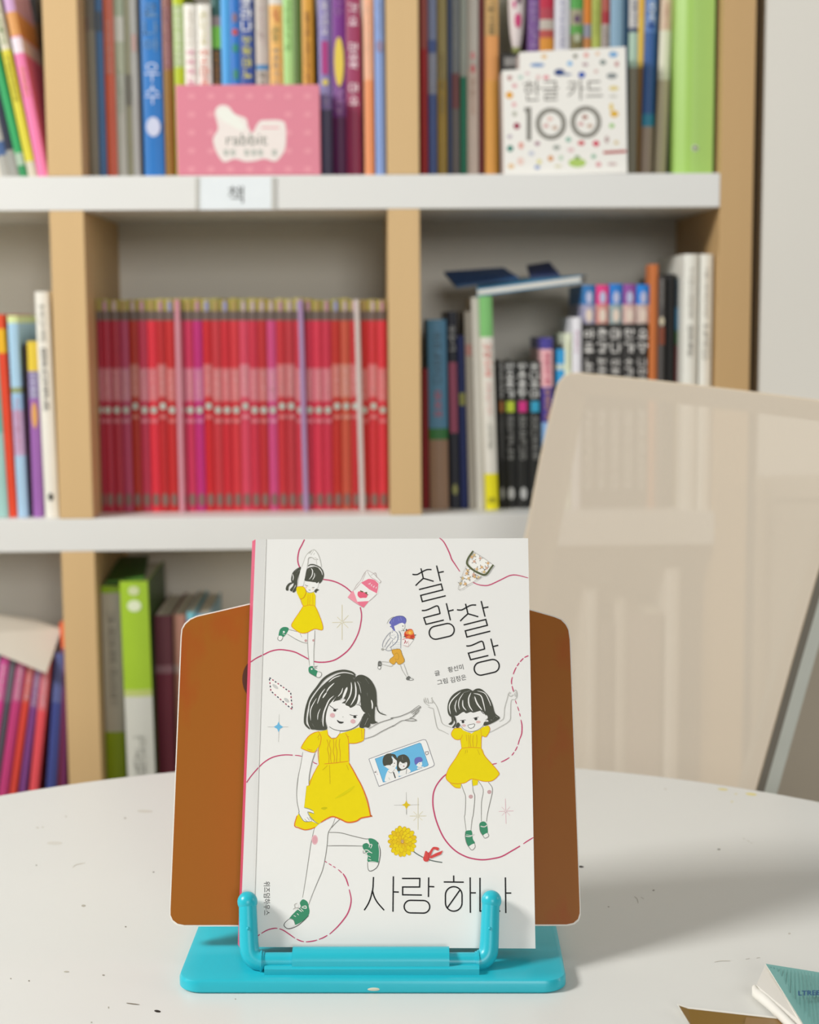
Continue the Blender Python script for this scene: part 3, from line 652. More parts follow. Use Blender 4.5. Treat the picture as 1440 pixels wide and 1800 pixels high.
# books lying across the others, right compartment
yb = SHELF_Y + 0.035
def lying(name, label, quad, back2, dep, cols, y):
    """a thin book lying aslant: quad is its front edge (lower left, lower right, upper right, upper left), back2 the pixels of its far edge, dep its depth"""
    t = thing(name, label, 'book', 'books lying on top of the right compartment')
    a, b2, c_, d = [on_y(x, yy, y) for x, yy in quad]
    e, f_ = [on_y(x, yy, y + dep) for x, yy in back2]          # far left, far right of the upper cover
    up = d - a; k = 0.16
    m0 = mat(cols[0], 1.1, .4); mw = mat(cols[1], 1.1, .6)
    def sheet(z0_, z1_, s0, s1, m, nm):
        q = MB(); A0, B0, A1, B1 = a + up * z0_, b2 + up * z0_, a + up * z1_, b2 + up * z1_; dl, dr = e - d, f_ - c_
        ex = (b2 - a) * s0
        q.add([A0 + ex, B0 - ex, B1 - ex, A1 + ex, A0 + ex + dl * s1, B0 - ex + dr * s1, B1 - ex + dr * s1, A1 + ex + dl * s1], [(0, 1, 2, 3), (5, 4, 7, 6), (3, 2, 6, 7), (1, 0, 4, 5), (1, 5, 6, 2), (4, 0, 3, 7)], m); return q.build(nm, t)
    sheet(0, k, 0, 1, m0, 'back_cover'); sheet(1 - k, 1, 0, 1, m0, 'front_cover'); sheet(k, 1 - k, 0.008, .98, mw, 'page_block')
    settle(t)
lying('paperback', 'white-edged paperback with a blue cover lying across the tops of the books', [(838, 521), (1022, 497), (1021, 485), (838, 508)], [(842, 492), (1030, 484)], 0.10, ('3A88B0', 'D6D2C8'), yb + 0.012)
lying('booklet', 'dark blue booklet lying aslant above the white-edged paperback', [(802, 506), (912, 491), (912, 487), (802, 502)], [(780, 477), (885, 470)], 0.07, ('1E4A80', '2A5A80'), yb + 0.045)
lying('notebook', 'small navy notebook at the right end of the blue paperback', [(932, 490), (985, 486), (985, 482), (932, 486)], [(926, 466), (966, 460)], 0.06, ('26345E', '3A4A70'), yb + 0.05)
# pale sheet on the leaning books, bottom left
ps = MB(); SH = mat('D3CABA', 1.05, .6, .03)
q = [on_y(-80, 1072, SHELF_Y + .075), on_y(-80, 1118, SHELF_Y + .012), on_y(82, 1184, SHELF_Y + .008), on_y(108, 1108, SHELF_Y + .05), on_y(60, 1092, SHELF_Y + .075)]
ps.prism([q[0], q[1], q[2], q[3], q[4]], (0, 0.0008, 0.0018), SH); o = ps.build('cardboard_sheet')
tag(o, 'pale beige cardboard sheet slumped over the leaning books', 'sheet')
# orange pamphlet
ob = MB(); ob.prism([on_y(x, y, SHELF_Y + .02) for x, y in ((108, 1140), (117, 1140), (116, 1094), (104, 1096))], (0, .09, 0), mat('E8683C', 1.1, .5)); o = ob.build('pamphlet')
tag(o, 'bright orange pamphlet tip wedged beside the first upright', 'pamphlet')
# dark green folder above the green books
t = thing('folder', 'dark green folder lying on top of the two green books', 'folder')
def fo(x, y, d, dz): return on_y(x, y, SHELF_Y + d) + Vector((0, 0, dz))
b = MB(); b.prism([fo(186, 1029, .035, .001), fo(254, 1020, .03, .001), fo(261, 982, .19, 0), fo(208, 984, .19, 0)], (0, 0, .004), mat('2E5A16', 1.0, .5)); b.build('folder_cover', t)
b = MB(); b.prism([fo(186, 1029, .0345, .0012), fo(254, 1020, .0295, .0012), fo(254, 1020, .0295, .0046), fo(186, 1029, .0345, .0046)], (0, .0006, 0), mat('4A7A28', 1.0, .5)); b.build('spine_edge', t)
settle(t)

# ------------------------------------------------------------------ round white table
TC = Vector((-0.0053, 0.6870, 0)); TR = 0.486
tb = thing('round_table', 'round white laminate table with ink specks, carrying the book stand', 'table')
TW = mat('DBDAD4', 1.0, 0.34, 0.02, 6.0, 0.4)
b = MB(); N = 160; prof = [(TR - 0.0015, TABLE_Z), (TR - 0.0004, TABLE_Z - 0.0006), (TR, TABLE_Z - 0.002), (TR, TABLE_Z - 0.022), (TR - 0.002, TABLE_Z - 0.024)]
vs = []
for r, z in prof: vs += [(TC.x + r * cos(2 * pi * i / N), TC.y + r * sin(2 * pi * i / N), z) for i in range(N)]
fs = [tuple(range(N))]
for k in range(len(prof) - 1): fs += [(k * N + i, (k + 1) * N + i, (k + 1) * N + (i + 1) % N, k * N + (i + 1) % N) for i in range(N)]
fs.append(tuple(range((len(prof) - 1) * N, len(prof) * N))[::-1])
b.add(vs, fs, TW); top = b.build('tabletop', tb, smooth=True, angle=25)
LEGM = mat('B9B9B4', 1.0, 0.35)
b = MB(); b.tube([(TC.x, TC.y, 0.03), (TC.x, TC.y, TABLE_Z - 0.024)], 0.035, LEGM, 24); b.build('pedestal', tb, smooth=True)
b = MB(); b.tube([(TC.x, TC.y, 0.0), (TC.x, TC.y, 0.012), (TC.x, TC.y, 0.035)], [0.26, 0.258, 0.05], LEGM, 48); b.build('foot_plate', tb, smooth=True)
tm = Print(Vector((0, 0, TABLE_Z)), Vector((0, 0, 1)), {'PX': (0, 0, 1)}, {}, 0.00005)
for x, y, rx, ry, a, c in ((277, 1777.5, 6, 2.2, 10, '26221E'), (1021.5, 1523.5, 5, 1.7, 5, '1E1C1A'), (1264, 1493, 3, 1.4, 0, '8A867C'), (1149, 1565, 2, 1.2, 0, '8A867C'), (1070, 1594, 1.6, 1, 0, '97938A'), (255, 1426, 14, 2.6, 2, 'CFCABF'), (1388, 1641, 2.4, 1.6, 0, 'C4BFB4')):
    tm.e(c, 'PX', x, y, rx, ry, a, 12)
for x, y, rx, ry, c in ((1271, 1387.5, 9, 2.2, 'DDD29A'), (1321, 1396, 10, 2.2, 'E0D38A'), (1294, 1395.5, 3, 1.3, 'D9D2AE'), (1287, 1409, 2.4, 1.6, 'D9D2B0'), (1170, 1387, 3, 1.4, 'D2CEC4')): tm.e(c, 'PX', x, y, rx, ry, 6, 12)
for x, y, rx, ry, c in ((66, 1455, 3, 1, 'C4BFB2'), (75, 1454, 2, 1, 'C4BFB2'), (116, 1435, 2, 1, 'BDB8AC'), (220, 1438, 2, 1.4, 'A8A296'), (96, 1482, 14, 3, 'D2CEC4'), (64, 1521, 1.5, 1, '8A8478'), (270, 1533, 1.8, 1, '7A756A'), (147, 1592, 4, 2, 'B0AA9C'), (221, 1629, 1.6, 1.2, '8A8478'), (117, 1708, 5, 1.4, 'B8B2A4'), (182, 1714, 2.5, 1.2, '9A9488'), (51, 1724, 1.6, 1.2, '8A8478'), (19, 1720, 1.2, 1, '8A8478'), (191, 1771, 1, 2, 'A09A8C'), (161, 1797, 1.6, 1, '9A9488'), (414, 1756, 1.3, .8, '9A9488')): tm.e(c, 'PX', x, y, rx, ry, 0, 10)
tm.l('C0BAAC', 1.3, 'PX 128 1525 134 1520 150 1517', taper=.6); tm.l('6A5E4A', 1.6, 'PX 222 1763 232 1764.5 246 1766', taper=.8)
tm.l('A9A498', 1.2, 'PX 1115 1576 1120 1580 1122 1588', taper=.6); tm.l('A9A498', 1.0, 'PX 1127 1577 1132 1580', smooth=0)
tm.l('C6C1B6', 1.3, 'PX 1256 1691 1268 1689 1284 1689', taper=.5); tm.l('C6C1B6', 1.2, 'PX 1311 1686 1318 1684.5', smooth=0); tm.l('C6C1B6', 1.2, 'PX 1330 1684 1336 1683', smooth=0)
tm.l('C9C4B8', 1.2, 'PX 1306 1473 1318 1480 1324 1484', dash=(3, 5)); tm.build('ink_specks', top)
settle(tb)

# ------------------------------------------------------------------ the book stand
L_ = radians(23.0)
BT = VY * sin(L_) + ZZ * cos(L_)                  # up along the leaning cover
BN = -VY * cos(L_) + ZZ * sin(L_)                 # out of the cover
BP = S(0, 0.7771, TABLE_Z + 0.014)                # a point on the foot of the front cover
st = thing('book_stand', 'turquoise plastic book stand with a brown laminated backboard and two page arms', 'book stand')
TQ = mat('22B6C6', 1.0, 0.34, 0.03, 60.0, 0.5)
fl = on_z(310, 1747, TABLE_Z); fr_ = on_z(998, 1747, TABLE_Z)
bxd = (fr_ - fl).normalized(); byd = Vector((-bxd.y, bxd.x, 0)); BW = (fr_ - fl).length; BD = 0.175
def bp(u, v, z): return fl + bxd * u + byd * v + ZZ * z
def rrect(w_, d_, r, n=7, z=0.0, rb=None):
    pts = []
    for cx, cy, a0, rr_ in ((r, r, pi, r), (w_ - r, r, 1.5 * pi, r), (w_ - r, d_ - r, 0, r), (r, d_ - r, .5 * pi, r)):
        for i in range(n): a = a0 + .5 * pi * i / (n - 1); pts.append((cx + rr_ * cos(a), cy + rr_ * sin(a)))
    return pts
b = MB(); R0 = rrect(BW, BD, 0.012, 9); n = len(R0)
cx0, cy0 = BW / 2, BD / 2
def inset(p, d): 
    return (p[0] + (d if p[0] < cx0 else -d) * min(1, abs(p[0] - cx0) / cx0 * 1.0), p[1] + (d if p[1] < cy0 else -d) * min(1, abs(p[1] - cy0) / cy0))
rings = [(0.0008, 0.0001), (0, 0.0010), (0, 0.0050), (0.0006, 0.0064), (0.0018, 0.0070)]
vs = []
for d, z in rings: vs += [bp(*inset(p, d), z) for p in R0]
fs = [tuple(range(n))[::-1], tuple(range(4 * n, 5 * n))]
for k in range(4): fs += [(k * n + i, k * n + (i + 1) % n, (k + 1) * n + (i + 1) % n, (k + 1) * n + i) for i in range(n)]
b.add(vs, fs, TQ); base = b.build('base_plate', st, smooth=True, angle=30)
b = MB(); q = on_z(657, 1744, TABLE_Z + .003); qq = q - byd * (q - fl).dot(byd)
b.ball((qq.x, qq.y, TABLE_Z + .0024), .0011, mat('D9D6C0', 1.0), 10, 6, (3.0, .3, .8)); b.build('chipped_spot', base)
# backboard
OFF = 0.0155
PP = BP - BN * OFF
def pan(x, y, off=0.0): return on_plane(x, y, PP + BN * off, BN)
left = [(442, 1060), (345, 1082.5), (333, 1088), (324, 1096), (319, 1106), (317.5, 1120), (298, 1600), (298, 1611), (302, 1620), (310, 1626), (322, 1628.5)]
right = [(998, 1627.5), (1010, 1625), (1018, 1618), (1021, 1608), (1021, 1597), (1003.5, 1125), (1001, 1107), (996, 1096), (988, 1088), (976, 1083), (930, 1070)]
arch = [(840, 1050), (760, 1042), (680, 1038), (600, 1040), (520, 1047)]
out = left + right + arch
mid = (660, 1345)
inn = [(x + (1.9 if x < mid[0] - 100 else -1.9 if x > mid[0] + 100 else 0), y + (1.6 if y < 1100 else -2.6 if y > 1590 else 0)) for x, y in out]
WE = mat('E9E2D6', 1.0, .4); BRN = mat('B26812', 0.72, 0.45, 0.06, 9.0, 0.25, 'stain')
b = MB(); b.prism([pan(x, y) for x, y in out], -BN * 0.0034, WE); bd_ = b.build('backboard', st)
b = MB(); P_ = [pan(x, y, 0.0002) for x, y in inn]; b.add(P_, [tuple(range(len(P_)))], BRN); fc = b.build('brown_facing', bd_)
b = MB(); P_ = [pan(452 + 26 * cos(2 * pi * i / 32), 1194 + 36 * sin(2 * pi * i / 32), 0.0005) for i in range(32)]
b.add(P_, [tuple(range(32))[::-1]], mat('5A2A14', .8, .5)); b.build('dark_oval', bd_)
# hinge block between base and board
b = MB(); hp = [pan(560, 1500, -.0034), pan(740, 1500, -.0034)]
w0 = (hp[0] - fl).dot(bxd); w1 = (hp[1] - fl).dot(bxd); v0 = (pan(650, 1627, -.0034) - fl).dot(byd)
z1 = pan(650, 1560, -.0034).z - TABLE_Z; v1 = (pan(650, 1560, -.0034) - fl).dot(byd)
b.prism([bp(w0, v0 + .0006, .0069), bp(w0, v1 + .0006, z1), bp(w0, v1 + .022, z1), bp(w0, v0 + .03, .0069)], bxd * (w1 - w0), TQ); b.build('hinge_bracket', st)
# arms, rods, sleeve in front of the book
AP = BP + BN * 0.0062
def ar(x, y, off=0.0): return on_plane(x, y, AP + BN * off, BN)
for sgn, bx_, by_, path in ((1, 435, 1585, [(435.5, 1590), (436, 1610), (437, 1640), (438, 1662), (440, 1675), (446, 1684), (455, 1688.5), (464, 1689.5)]), (-1, 864, 1583, [(863, 1590), (862, 1610), (861, 1640), (860, 1662), (858, 1675), (852, 1684), (844, 1688.5), (836, 1689.5)])):
    b = MB(); pth = crom([tuple(ar(x, y)) for x, y in path], 4)
    k = len(pth); b.tube(pth, [0.00455 + 0.0004 * min(1, i / (k * .5)) for i in range(k)], TQ, 20)
    arm = b.build('page_arm', st, smooth=True, angle=50)
    b = MB(); q = ar(bx_, by_); b.ball(tuple(q), 0.00518, TQ, 28, 18); b.build('ball_tip', arm, smooth='all')
    b = MB(); x = 459.5 if sgn > 0 else 840.5
    b.tube([ar(x - 1.6, 1689.5), ar(x + 1.6, 1689.5)], 0.0056, TQ, 24); b.build('collar', arm, smooth=True, angle=40)
    b = MB(); b.tube([ar(452 if sgn > 0 else 848, 1689), ar(530 if sgn > 0 else 775, 1689)], 0.0043, TQ, 20); b.build('rod', arm, smooth=True, angle=50)
    b = MB(); q = ar(436 if sgn > 0 else 861, 1632, .0046); b.ball(tuple(q), .0009, TQ, 10, 8); b.build('moulding_dimple', arm, smooth='all')
sl0 = ar(515, 1689); sl1 = ar(790, 1689)
vc = (sl0 - fl).dot(byd); zc = sl0.z - TABLE_Z
def sleeve(x0, x1, prof, name):
    u0 = (ar(x0, 1700) - fl).dot(bxd); u1 = (ar(x1, 1700) - fl).dot(bxd)
    b = MB(); b.prism([bp(u0, v, z) for v, z in prof], bxd * (u1 - u0), TQ); return b.build(name, st, smooth=True, angle=50)
pr = [(vc - .0066, .0069)] + [(vc + (.0066 * cos(a)), zc + .0005 + .0066 * sin(a)) for a in [pi - pi * i / 14 for i in range(1, 10)]]
pr += [(vc + .0036, zc + .0052), (vc + .0036, .0069)]
sleeve(515, 790, pr, 'hinge_sleeve')
sleeve(467, 842, [(vc - .0080, .0069), (vc - .0080, .0100), (vc - .0066, .0108), (vc - .003, .0108), (vc - .003, .0069)], 'sleeve_lip')
settle(st)

# ------------------------------------------------------------------ papers at the right front corner of the table
pm = thing('brochure', 'teal ribbed brochure with a curling white page at the lower right of the table', 'brochure')
TEAL = mat('74A8A2', 1.0, 0.5, 0.03); TEAL2 = mat('5F958F', 1.0, 0.5, 0.03); PW_ = mat('EAE6DC', 1.0, .5, .01)
tp0 = Vector((0, 0, TABLE_Z)); up_ = Vector((0, 0, 1))
def tbp(x, y, z): return on_z(x, y, TABLE_Z + z)
b = MB(); b.prism([tbp(1346, 1694, .0105), tbp(1412, 1800, .006), tbp(1480, 1910, .004), tbp(1700, 1860, .004), tbp(1640, 1735, .006), tbp(1440, 1709, .0085)], (0, 0, -.0004), TEAL, PW_, PW_); cv = b.build('cover', pm)
b = MB()
for i in range(26):                                             # the ribs printed on the cover follow its short side
    f0 = i / 25.0; x0 = 1352 + 150 * f0; y0 = 1696.5 + 22 * f0
    d = (60 + 30 * f0)
    xa_, ya_ = x0 + 2, y0 + 3; xb_, yb_ = x0 + 4 + 10 * f0, 1690 + (x0 - 1346) * 1.52
    A1, A2, B1, B2 = tbp(xa_, ya_, .0107), tbp(xa_ + 1.3, ya_, .0107), tbp(xb_, yb_, .0083), tbp(xb_ + 1.3, yb_, .0083)
    b.add([A1, A2, B2, B1], [(0, 3, 2, 1)], TEAL2)
b.build('ribs', cv)
p = Print(tp0 + up_ * .0108, up_, {}, {}, 0.0002); [p.txt('24507A', 'LTREE LE', 1404 + dx_, 1750.0 + dy_, 56, 8.0, -1.5) for dx_, dy_ in ((0, 0), (.6, .2), (-.5, 0), (0, -.5))]; p.build('lettering', cv)
b = MB(); b.prism([tbp(1346, 1695, .0090), tbp(1330, 1731, .0075), tbp(1346, 1752, .006), tbp(1398, 1800, .004), tbp(1440, 1880, .003), tbp(1520, 1940, .003), tbp(1480, 1910, .0036), tbp(1412, 1800, .0052)], (0, 0, -.0004), mat('DDD8CE', 1.0, .6, .01)); b.build('inner_page', pm)
b = MB(); cur = [(1327, 1736), (1331, 1747), (1345, 1758), (1362, 1774), (1384, 1796), (1420, 1832)]
b.tube([tbp(x, y, .0042) for x, y in cur], [.0014, .0026, .0026, .0024, .0022, .0022], PW_, 14); b.build('curled_edge', pm, smooth=True)
settle(pm)
ph = thing('photo_print', 'olive brown photo print with a thin white border at the bottom right of the table', 'photograph')
b = MB(); qd = [tbp(1190.5, 1764.5, .0032), tbp(1215, 1806, .0008), tbp(1262, 1880, .0006), tbp(1460, 1900, .0006), tbp(1420, 1840, .0006), tbp(1371, 1788, .0012), tbp(1210, 1770, .0022)]
b.prism(qd, (0, 0, -.0003), PW_); sh_ = b.build('paper', ph)
b = MB(); qd = [tbp(1193.5, 1767.5, .0036), tbp(1217, 1806, .0013), tbp(1266, 1878, .0012), tbp(1450, 1896, .0012), tbp(1415, 1838, .0012), tbp(1369, 1791, .0018), tbp(1210, 1773, .0028)]
b.add(qd, [tuple(range(7))], mat('7C5A12', .95, .3, .12, 12.0)); im = b.build('picture', sh_)
b = MB(); qd = [tbp(1312, 1788, .0026), tbp(1306, 1812, .0020), tbp(1420, 1850, .0018), tbp(1400, 1822, .0020), tbp(1369, 1792, .0022)]
b.add(qd, [tuple(range(5))], mat('8C6A3A', .95, .3, .1, 12.0)); b.build('paler_corner', sh_)
settle(ph)

# ------------------------------------------------------------------ cabinet made up to give the unidentified dark area at the right edge
lc = thing('stand_in_cabinet', 'made-up taupe low cabinet for the dark area right of the chair, beside the bookcase', 'cabinet')
TP = mat('A39A8A', 1.3, 0.6, 0.04, 8.0); y0_, y1_ = SHELF_Y - 0.072, SHELF_Y + 0.004
b = MB(); b.box(0.437, 1.10, y0_, y1_ - .016, 0.0, 0.86, TP); b.build('carcass', lc, bevel=.001)
b = MB(); b.box(0.435, 1.102, y0_ - .012, y1_ - .014, 0.86, 0.878, TP); b.build('top_board', lc, bevel=.001)
for x0, x1 in ((0.4385, 0.7665), (0.7695, 1.0985)):
    b = MB(); b.box(x0, x1, y0_ - .009, y0_, 0.03, 0.855, TP); dr = b.build('door', lc, bevel=.001)
    b = MB(); xh = 0.74 if x0 < .5 else 0.796; b.tube([(xh, y0_ - .022, .50), (xh, y0_ - .022, .60)], .004, mat('B9B9B4', 1.0, .35), 10); b.build('handle', dr)
settle(lc)

# ------------------------------------------------------------------ office chair behind the table
TH_ = radians(53.0)
CN = -(UX * sin(TH_)) - VY * cos(TH_)             # the way the chair faces: towards the table, to the left
CW = UX * cos(TH_) - VY * sin(TH_)                # along its back, from the far side to the near side
REC = radians(15.0)
BK = -CN * cos(REC) - ZZ * sin(REC) * 1.0         # out of the back of the rest (downwards a little)
CPN = CN * cos(REC) + ZZ * sin(REC)               # normal of the rest
d0 = ray(1000, 655); CP = CAM + d0 * 1.55
ch = thing('office_chair', 'beige mesh-backed office chair tucked behind the table, turned to the left', 'chair')
def cb(x, y, off=0.0): return on_plane(x, y, CP - CPN * off, CPN)
outl = [(976, 688), (981, 672), (990, 661), (1003, 655.5), (1020, 655), (1160, 669), (1300, 685), (1440, 703), (1500, 713), (1516, 722), (1521, 740), (1512, 780), (1440, 1005), (1395, 1160), (1330, 1390), (1300, 1500), (1270, 1600), (1250, 1630), (1150, 1625), (830, 1600), (800, 1580), (796, 1540), (838, 1340), (890, 1090), (926, 926), (950, 800)]
def inset_poly(P, ds):
    n = len(P); out_ = []
    for i, p in enumerate(P):
        a = P[i - 1]; c = P[(i + 1) % n]
        t = Vector((c[0] - a[0], c[1] - a[1])).normalized(); nn = Vector((-t.y, t.x))
        out_.append((p[0] + nn.x * ds[i], p[1] + nn.y * ds[i]))
    return out_
ds = []
for x, y in outl: ds.append(46 if (x < 1010 and 690 < y < 1550) else 34 if y < 725 and 1000 < x < 1480 else 40 if y < 700 else 22 if x > 1260 else 30)
innr = inset_poly(outl, ds)
BEI = mat('D0C0A6', 1.0, 0.8, 0.04, 60.0, .2); GREY = mat('8A8478', 1.0, .7); LG_ = mat('E2E6DC', 1.0, .5)
mm_ = bpy.data.materials.new('chair_mesh'); mm_.use_nodes = True
nt = mm_.node_tree; bs = nt.nodes['Principled BSDF']; bs.inputs['Roughness'].default_value = .8
bs.inputs['Base Color'].default_value = rgb('C8BCAA', 1.0) + (1,)
tr = nt.nodes.new('ShaderNodeBsdfTransparent'); mx = nt.nodes.new('ShaderNodeMixShader'); mx.inputs[0].default_value = 0.84
nt.links.new(tr.outputs[0], mx.inputs[1]); nt.links.new(bs.outputs[0], mx.inputs[2]); nt.links.new(mx.outputs[0], nt.nodes['Material Output'].inputs[0])
# woven back: a panel without thickness of its own is stretched in a rim that has depth
nO = len(outl); T1 = 0.010
b = MB(); Fo = [cb(x, y) for x, y in outl]; Fi = [cb(x, y) for x, y in innr]; Bo = [p_ + (-CPN) * T1 for p_ in Fo]; Bi = [p_ + (-CPN) * T1 for p_ in Fi]
b.add(Fo + Fi, [(i, nO + i, nO + (i + 1) % nO, (i + 1) % nO) for i in range(nO)], BEI)
b.add(Bo + Bi, [(i, (i + 1) % nO, nO + (i + 1) % nO, nO + i) for i in range(nO)], BEI)
b.add(Fo + Bo, [(i, (i + 1) % nO, nO + (i + 1) % nO, nO + i) for i in range(nO)], GREY)
b.add(Fi + Bi, [(i, nO + i, nO + (i + 1) % nO, (i + 1) % nO) for i in range(nO)], BEI)
rim = b.build('back_rim', ch); rim['label'] = 'beige padded rim of the chair back'
wrap = inset_poly(outl, [2.0] * nO)
b = MB(); tri = tessellate_polygon([[Vector((x, y, 0)) for x, y in wrap]]); f1 = [cb(x, y, -.0012) for x, y in wrap]
b.add(f1, tri, mm_); mesh_o = b.build('mesh_panel', ch); mesh_o['label'] = 'translucent beige mesh stretched over the chair back'
# grey plastic carrier behind the rim, seen along the near side
car = [(1521, 740), (1440, 1005), (1395, 1160), (1330, 1390), (1270, 1600)]
b = MB()
pa = [cb(x + 4, y, T1 + .0035) for x, y in car]; pb_ = [p_ - CPN * .024 for p_ in pa]; pc_ = [p_ - CW * .022 for p_ in pb_]; pd_ = [p_ - CW * .022 for p_ in pa]
m_ = len(car); vs = pa + pb_ + pc_ + pd_
fs = []
for s_ in range(4):
    for i in range(m_ - 1): fs.append((s_ * m_ + i, s_ * m_ + i + 1, ((s_ + 1) % 4) * m_ + i + 1, ((s_ + 1) % 4) * m_ + i))
fs += [(0, m_, 2 * m_, 3 * m_), (m_ - 1, 4 * m_ - 1, 3 * m_ - 1, 2 * m_ - 1)]
b.add(vs, fs, LG_); b.build('back_carrier', ch)
# seat, column and star base below the table edge
cen = (cb(830, 1600) + cb(1250, 1630)) / 2; sc_ = Vector((cen.x, cen.y, 0)) + CN * .19
zseat = 0.47
b = MB(); pts = [(sc_ + CW * x * .225 + CN * y * .215) for x, y in [(cos(a) * (1 / max(abs(cos(a)), abs(sin(a)))) ** .75, sin(a) * (1 / max(abs(cos(a)), abs(sin(a)))) ** .75) for a in [2 * pi * i / 40 for i in range(40)]]]
b.prism([(p_.x, p_.y, zseat) for p_ in pts][::-1], (0, 0, -.06), BEI); b.build('seat', ch, bevel=.012)
b = MB(); e0 = cen - CPN * .02; b.tube([tuple(e0 + ZZ * .10), tuple(e0 - ZZ * .02), (sc_.x - CN.x * .14, sc_.y - CN.y * .14, zseat - .075), (sc_.x, sc_.y, zseat - .075)], .016, LG_, 12); b.build('back_bracket', ch, smooth=True)
b = MB(); b.tube([(sc_.x, sc_.y, .07), (sc_.x, sc_.y, zseat - .06)], .025, GREY, 20); b.build('gas_column', ch, smooth=True)
for i in range(5):
    a = 2 * pi * i / 5 + .3; e = Vector((cos(a), sin(a), 0)) * .27
    b = MB(); b.tube([(sc_.x, sc_.y, .10), (sc_.x + e.x, sc_.y + e.y, .065)], [.022, .013], LG_, 12); lg = b.build('base_leg', ch, smooth=True)
    b = MB(); tdir = Vector((-e.y, e.x, 0)).normalized() * .012; cpt = Vector((sc_.x + e.x, sc_.y + e.y, .028)); b.tube([cpt - tdir, cpt + tdir], .0275, mat('2A2A2A', 1.0), 18); b.build('castor', lg, smooth=True)
settle(ch)

# ------------------------------------------------------------------ the picture book
pbk = thing('picture_book', 'white softcover picture book with drawn girls in yellow dresses, leaning on the turquoise stand', 'book')
CV = mat('E8E6E0', 1.0, 0.36, 0.008, 20.0, 0.4)
BOT = 0.0115                                                  # thickness of the book
def co(x, y, off=0.0): return on_plane(x, y, BP - BN * off, BN)
TLc, BLc, TRc, BRc = (449.5, 948), (421.5, 1666), (928.5, 946), (941.5, 1667.3)
CRt, CRb = (468, 948), (445, 1664.5)                          # the hinge crease
g = -0.0011
def bump(q):
    t = (q[1] - 948) / 717.0; xc = CRt[0] + (CRb[0] - CRt[0]) * t; xl_ = TLc[0] + (BLc[0] - TLc[0]) * t
    return -g * max(0.0, min(1.0, (xc - q[0]) / (xc - xl_)))
b = MB()
rc = [CRt, CRb, BRc, (937, 1300), TRc]
rc = [CRt, CRb, BRc, TRc]
P_ = [co(*q) for q in rc]; b.prism(P_, -BN * .0004, CV)
h0 = [co(TLc[0], TLc[1], g), co(BLc[0], BLc[1], g), co(CRb[0], CRb[1], 0), co(CRt[0], CRt[1], 0)]
b.prism(h0, -BN * .0004, CV)
fcv = b.build('front_cover', pbk)
b = MB(); cr = [co(CRt[0], CRt[1], -.00002), co(CRb[0], CRb[1], -.00002)]; b.tube(cr, .00022, mat('C4C2BC', 1.0, .5), 6); b.build('hinge_crease', fcv)
bl = [co(443.5, 951, BOT), co(418.0, 1660, BOT)]
b = MB(); b.prism([co(TLc[0], TLc[1], g + .0004), bl[0], bl[1], co(BLc[0], BLc[1], g + .0004)], -BN * .0003 + UX * .0003, mat('EA5880', .8, .4, .02)); spn = b.build('spine', pbk); spn['label'] = 'pink spine'
b = MB(); b.prism([bl[0], bl[1], co(936, 1660, BOT), co(924, 951, BOT)], -BN * .0004, mat('E8E6E0')); b.build('back_cover', pbk)
b = MB(); b.prism([co(453, 951, .0014), co(425, 1663, .0014), co(938, 1664, .0014), co(925.5, 949, .0014)], -BN * (BOT - .002), mat('E0D9C8', 1.0, .8, .1, 400.0)); b.build('page_block', pbk)

K9 = 16 / 3.0
FR = {'A': (420, 930, K9), 'B': (680, 930, K9), 'C': (420, 1160, K9), 'D': (680, 1160, K9), 'E': (420, 1420, K9), 'F': (680, 1420, K9), 'G': (650, 1070, 12.86), 'PH': (640, 1290, 11.077),
      'HB': (530, 1170, 9), 'H3': (740, 1200, 8), 'H1': (490, 955, 16), 'CN': (800, 960, 18), 'FL': (670, 1440, 12), 'SK': (500, 1390, 8.47), 'MK': (605, 995, 18), 'PX': (0, 0, 1)}
PAL = {'W': 'EBE9E3', 'K': '4C4D42', 'k': '3A3A36', 'g': '9C9A92', 'gg': '7C7C76', 'Y': 'E8D200', 'O': 'DC8A22', 'O2': 'D2A818', 'T': 'C4486E', 'G': '3C8A66', 'R': 'DFA8AC', 'B': 'C89C9A', 'P': 'E8788E', 'bk': '141414',
       'au': 'CCBC70', 'gd': 'DDBE22', 'bl': '6CB4D8', 'pu': '6A6CB4', 'mu': 'DCA53C', 'rd': 'D44A46', 'ga': '6E6E68', 'pk': 'DA90A6', 'gs': '66706A'}
NP = [0]
def pr_(): NP[0] += 1; return Print(BP, BN, FR, PAL, 0.00006 + NP[0] * 0.0000005, bump=bump)

# the pink thread that winds over the cover, stretch by stretch
p = pr_(); p.l('T', 2.3, 'A 615 98 590 150 565 200 552 270 556 320 570 358', taper=.1); p.build('thread_line_print', fcv)
p = pr_(); p.l('T', 2.3, 'A 790 472 860 482 930 505 1000 545 1055 592', taper=.1); p.build('thread_line_print', fcv)
p = pr_(); p.l('T', 2.3, 'A 1138 732 1150 800 1145 870 1125 960 1085 1050 1030 1130 960 1190 890 1230 800 1248 700 1240 600 1190 530 1155 460 1138 380 1130 300 1145 230 1178 165 1210 105 1250', taper=.1); p.build('thread_line_print', fcv)
p = pr_(); p.l('T', 2.2, 'B 495 83 530 115 560 165 590 230 610 285 640 330 685 398'); p.build('thread_line_print', fcv)
p = pr_(); p.l('T', 2.0, 'B 800 495 850 518 900 528 960 525 1050 485 1100 460 1150 437 1200 430 1260 440 1325 458'); p.build('thread_line_print', fcv)
p = pr_(); p.l('T', 2.0, 'B 1330 1187 1290 1205 1250 1245 1215 1295 1190 1350 1172 1410 D 1172 230 1190 300', dash=(2.5, 9)); p.build('thread_line_print', fcv)
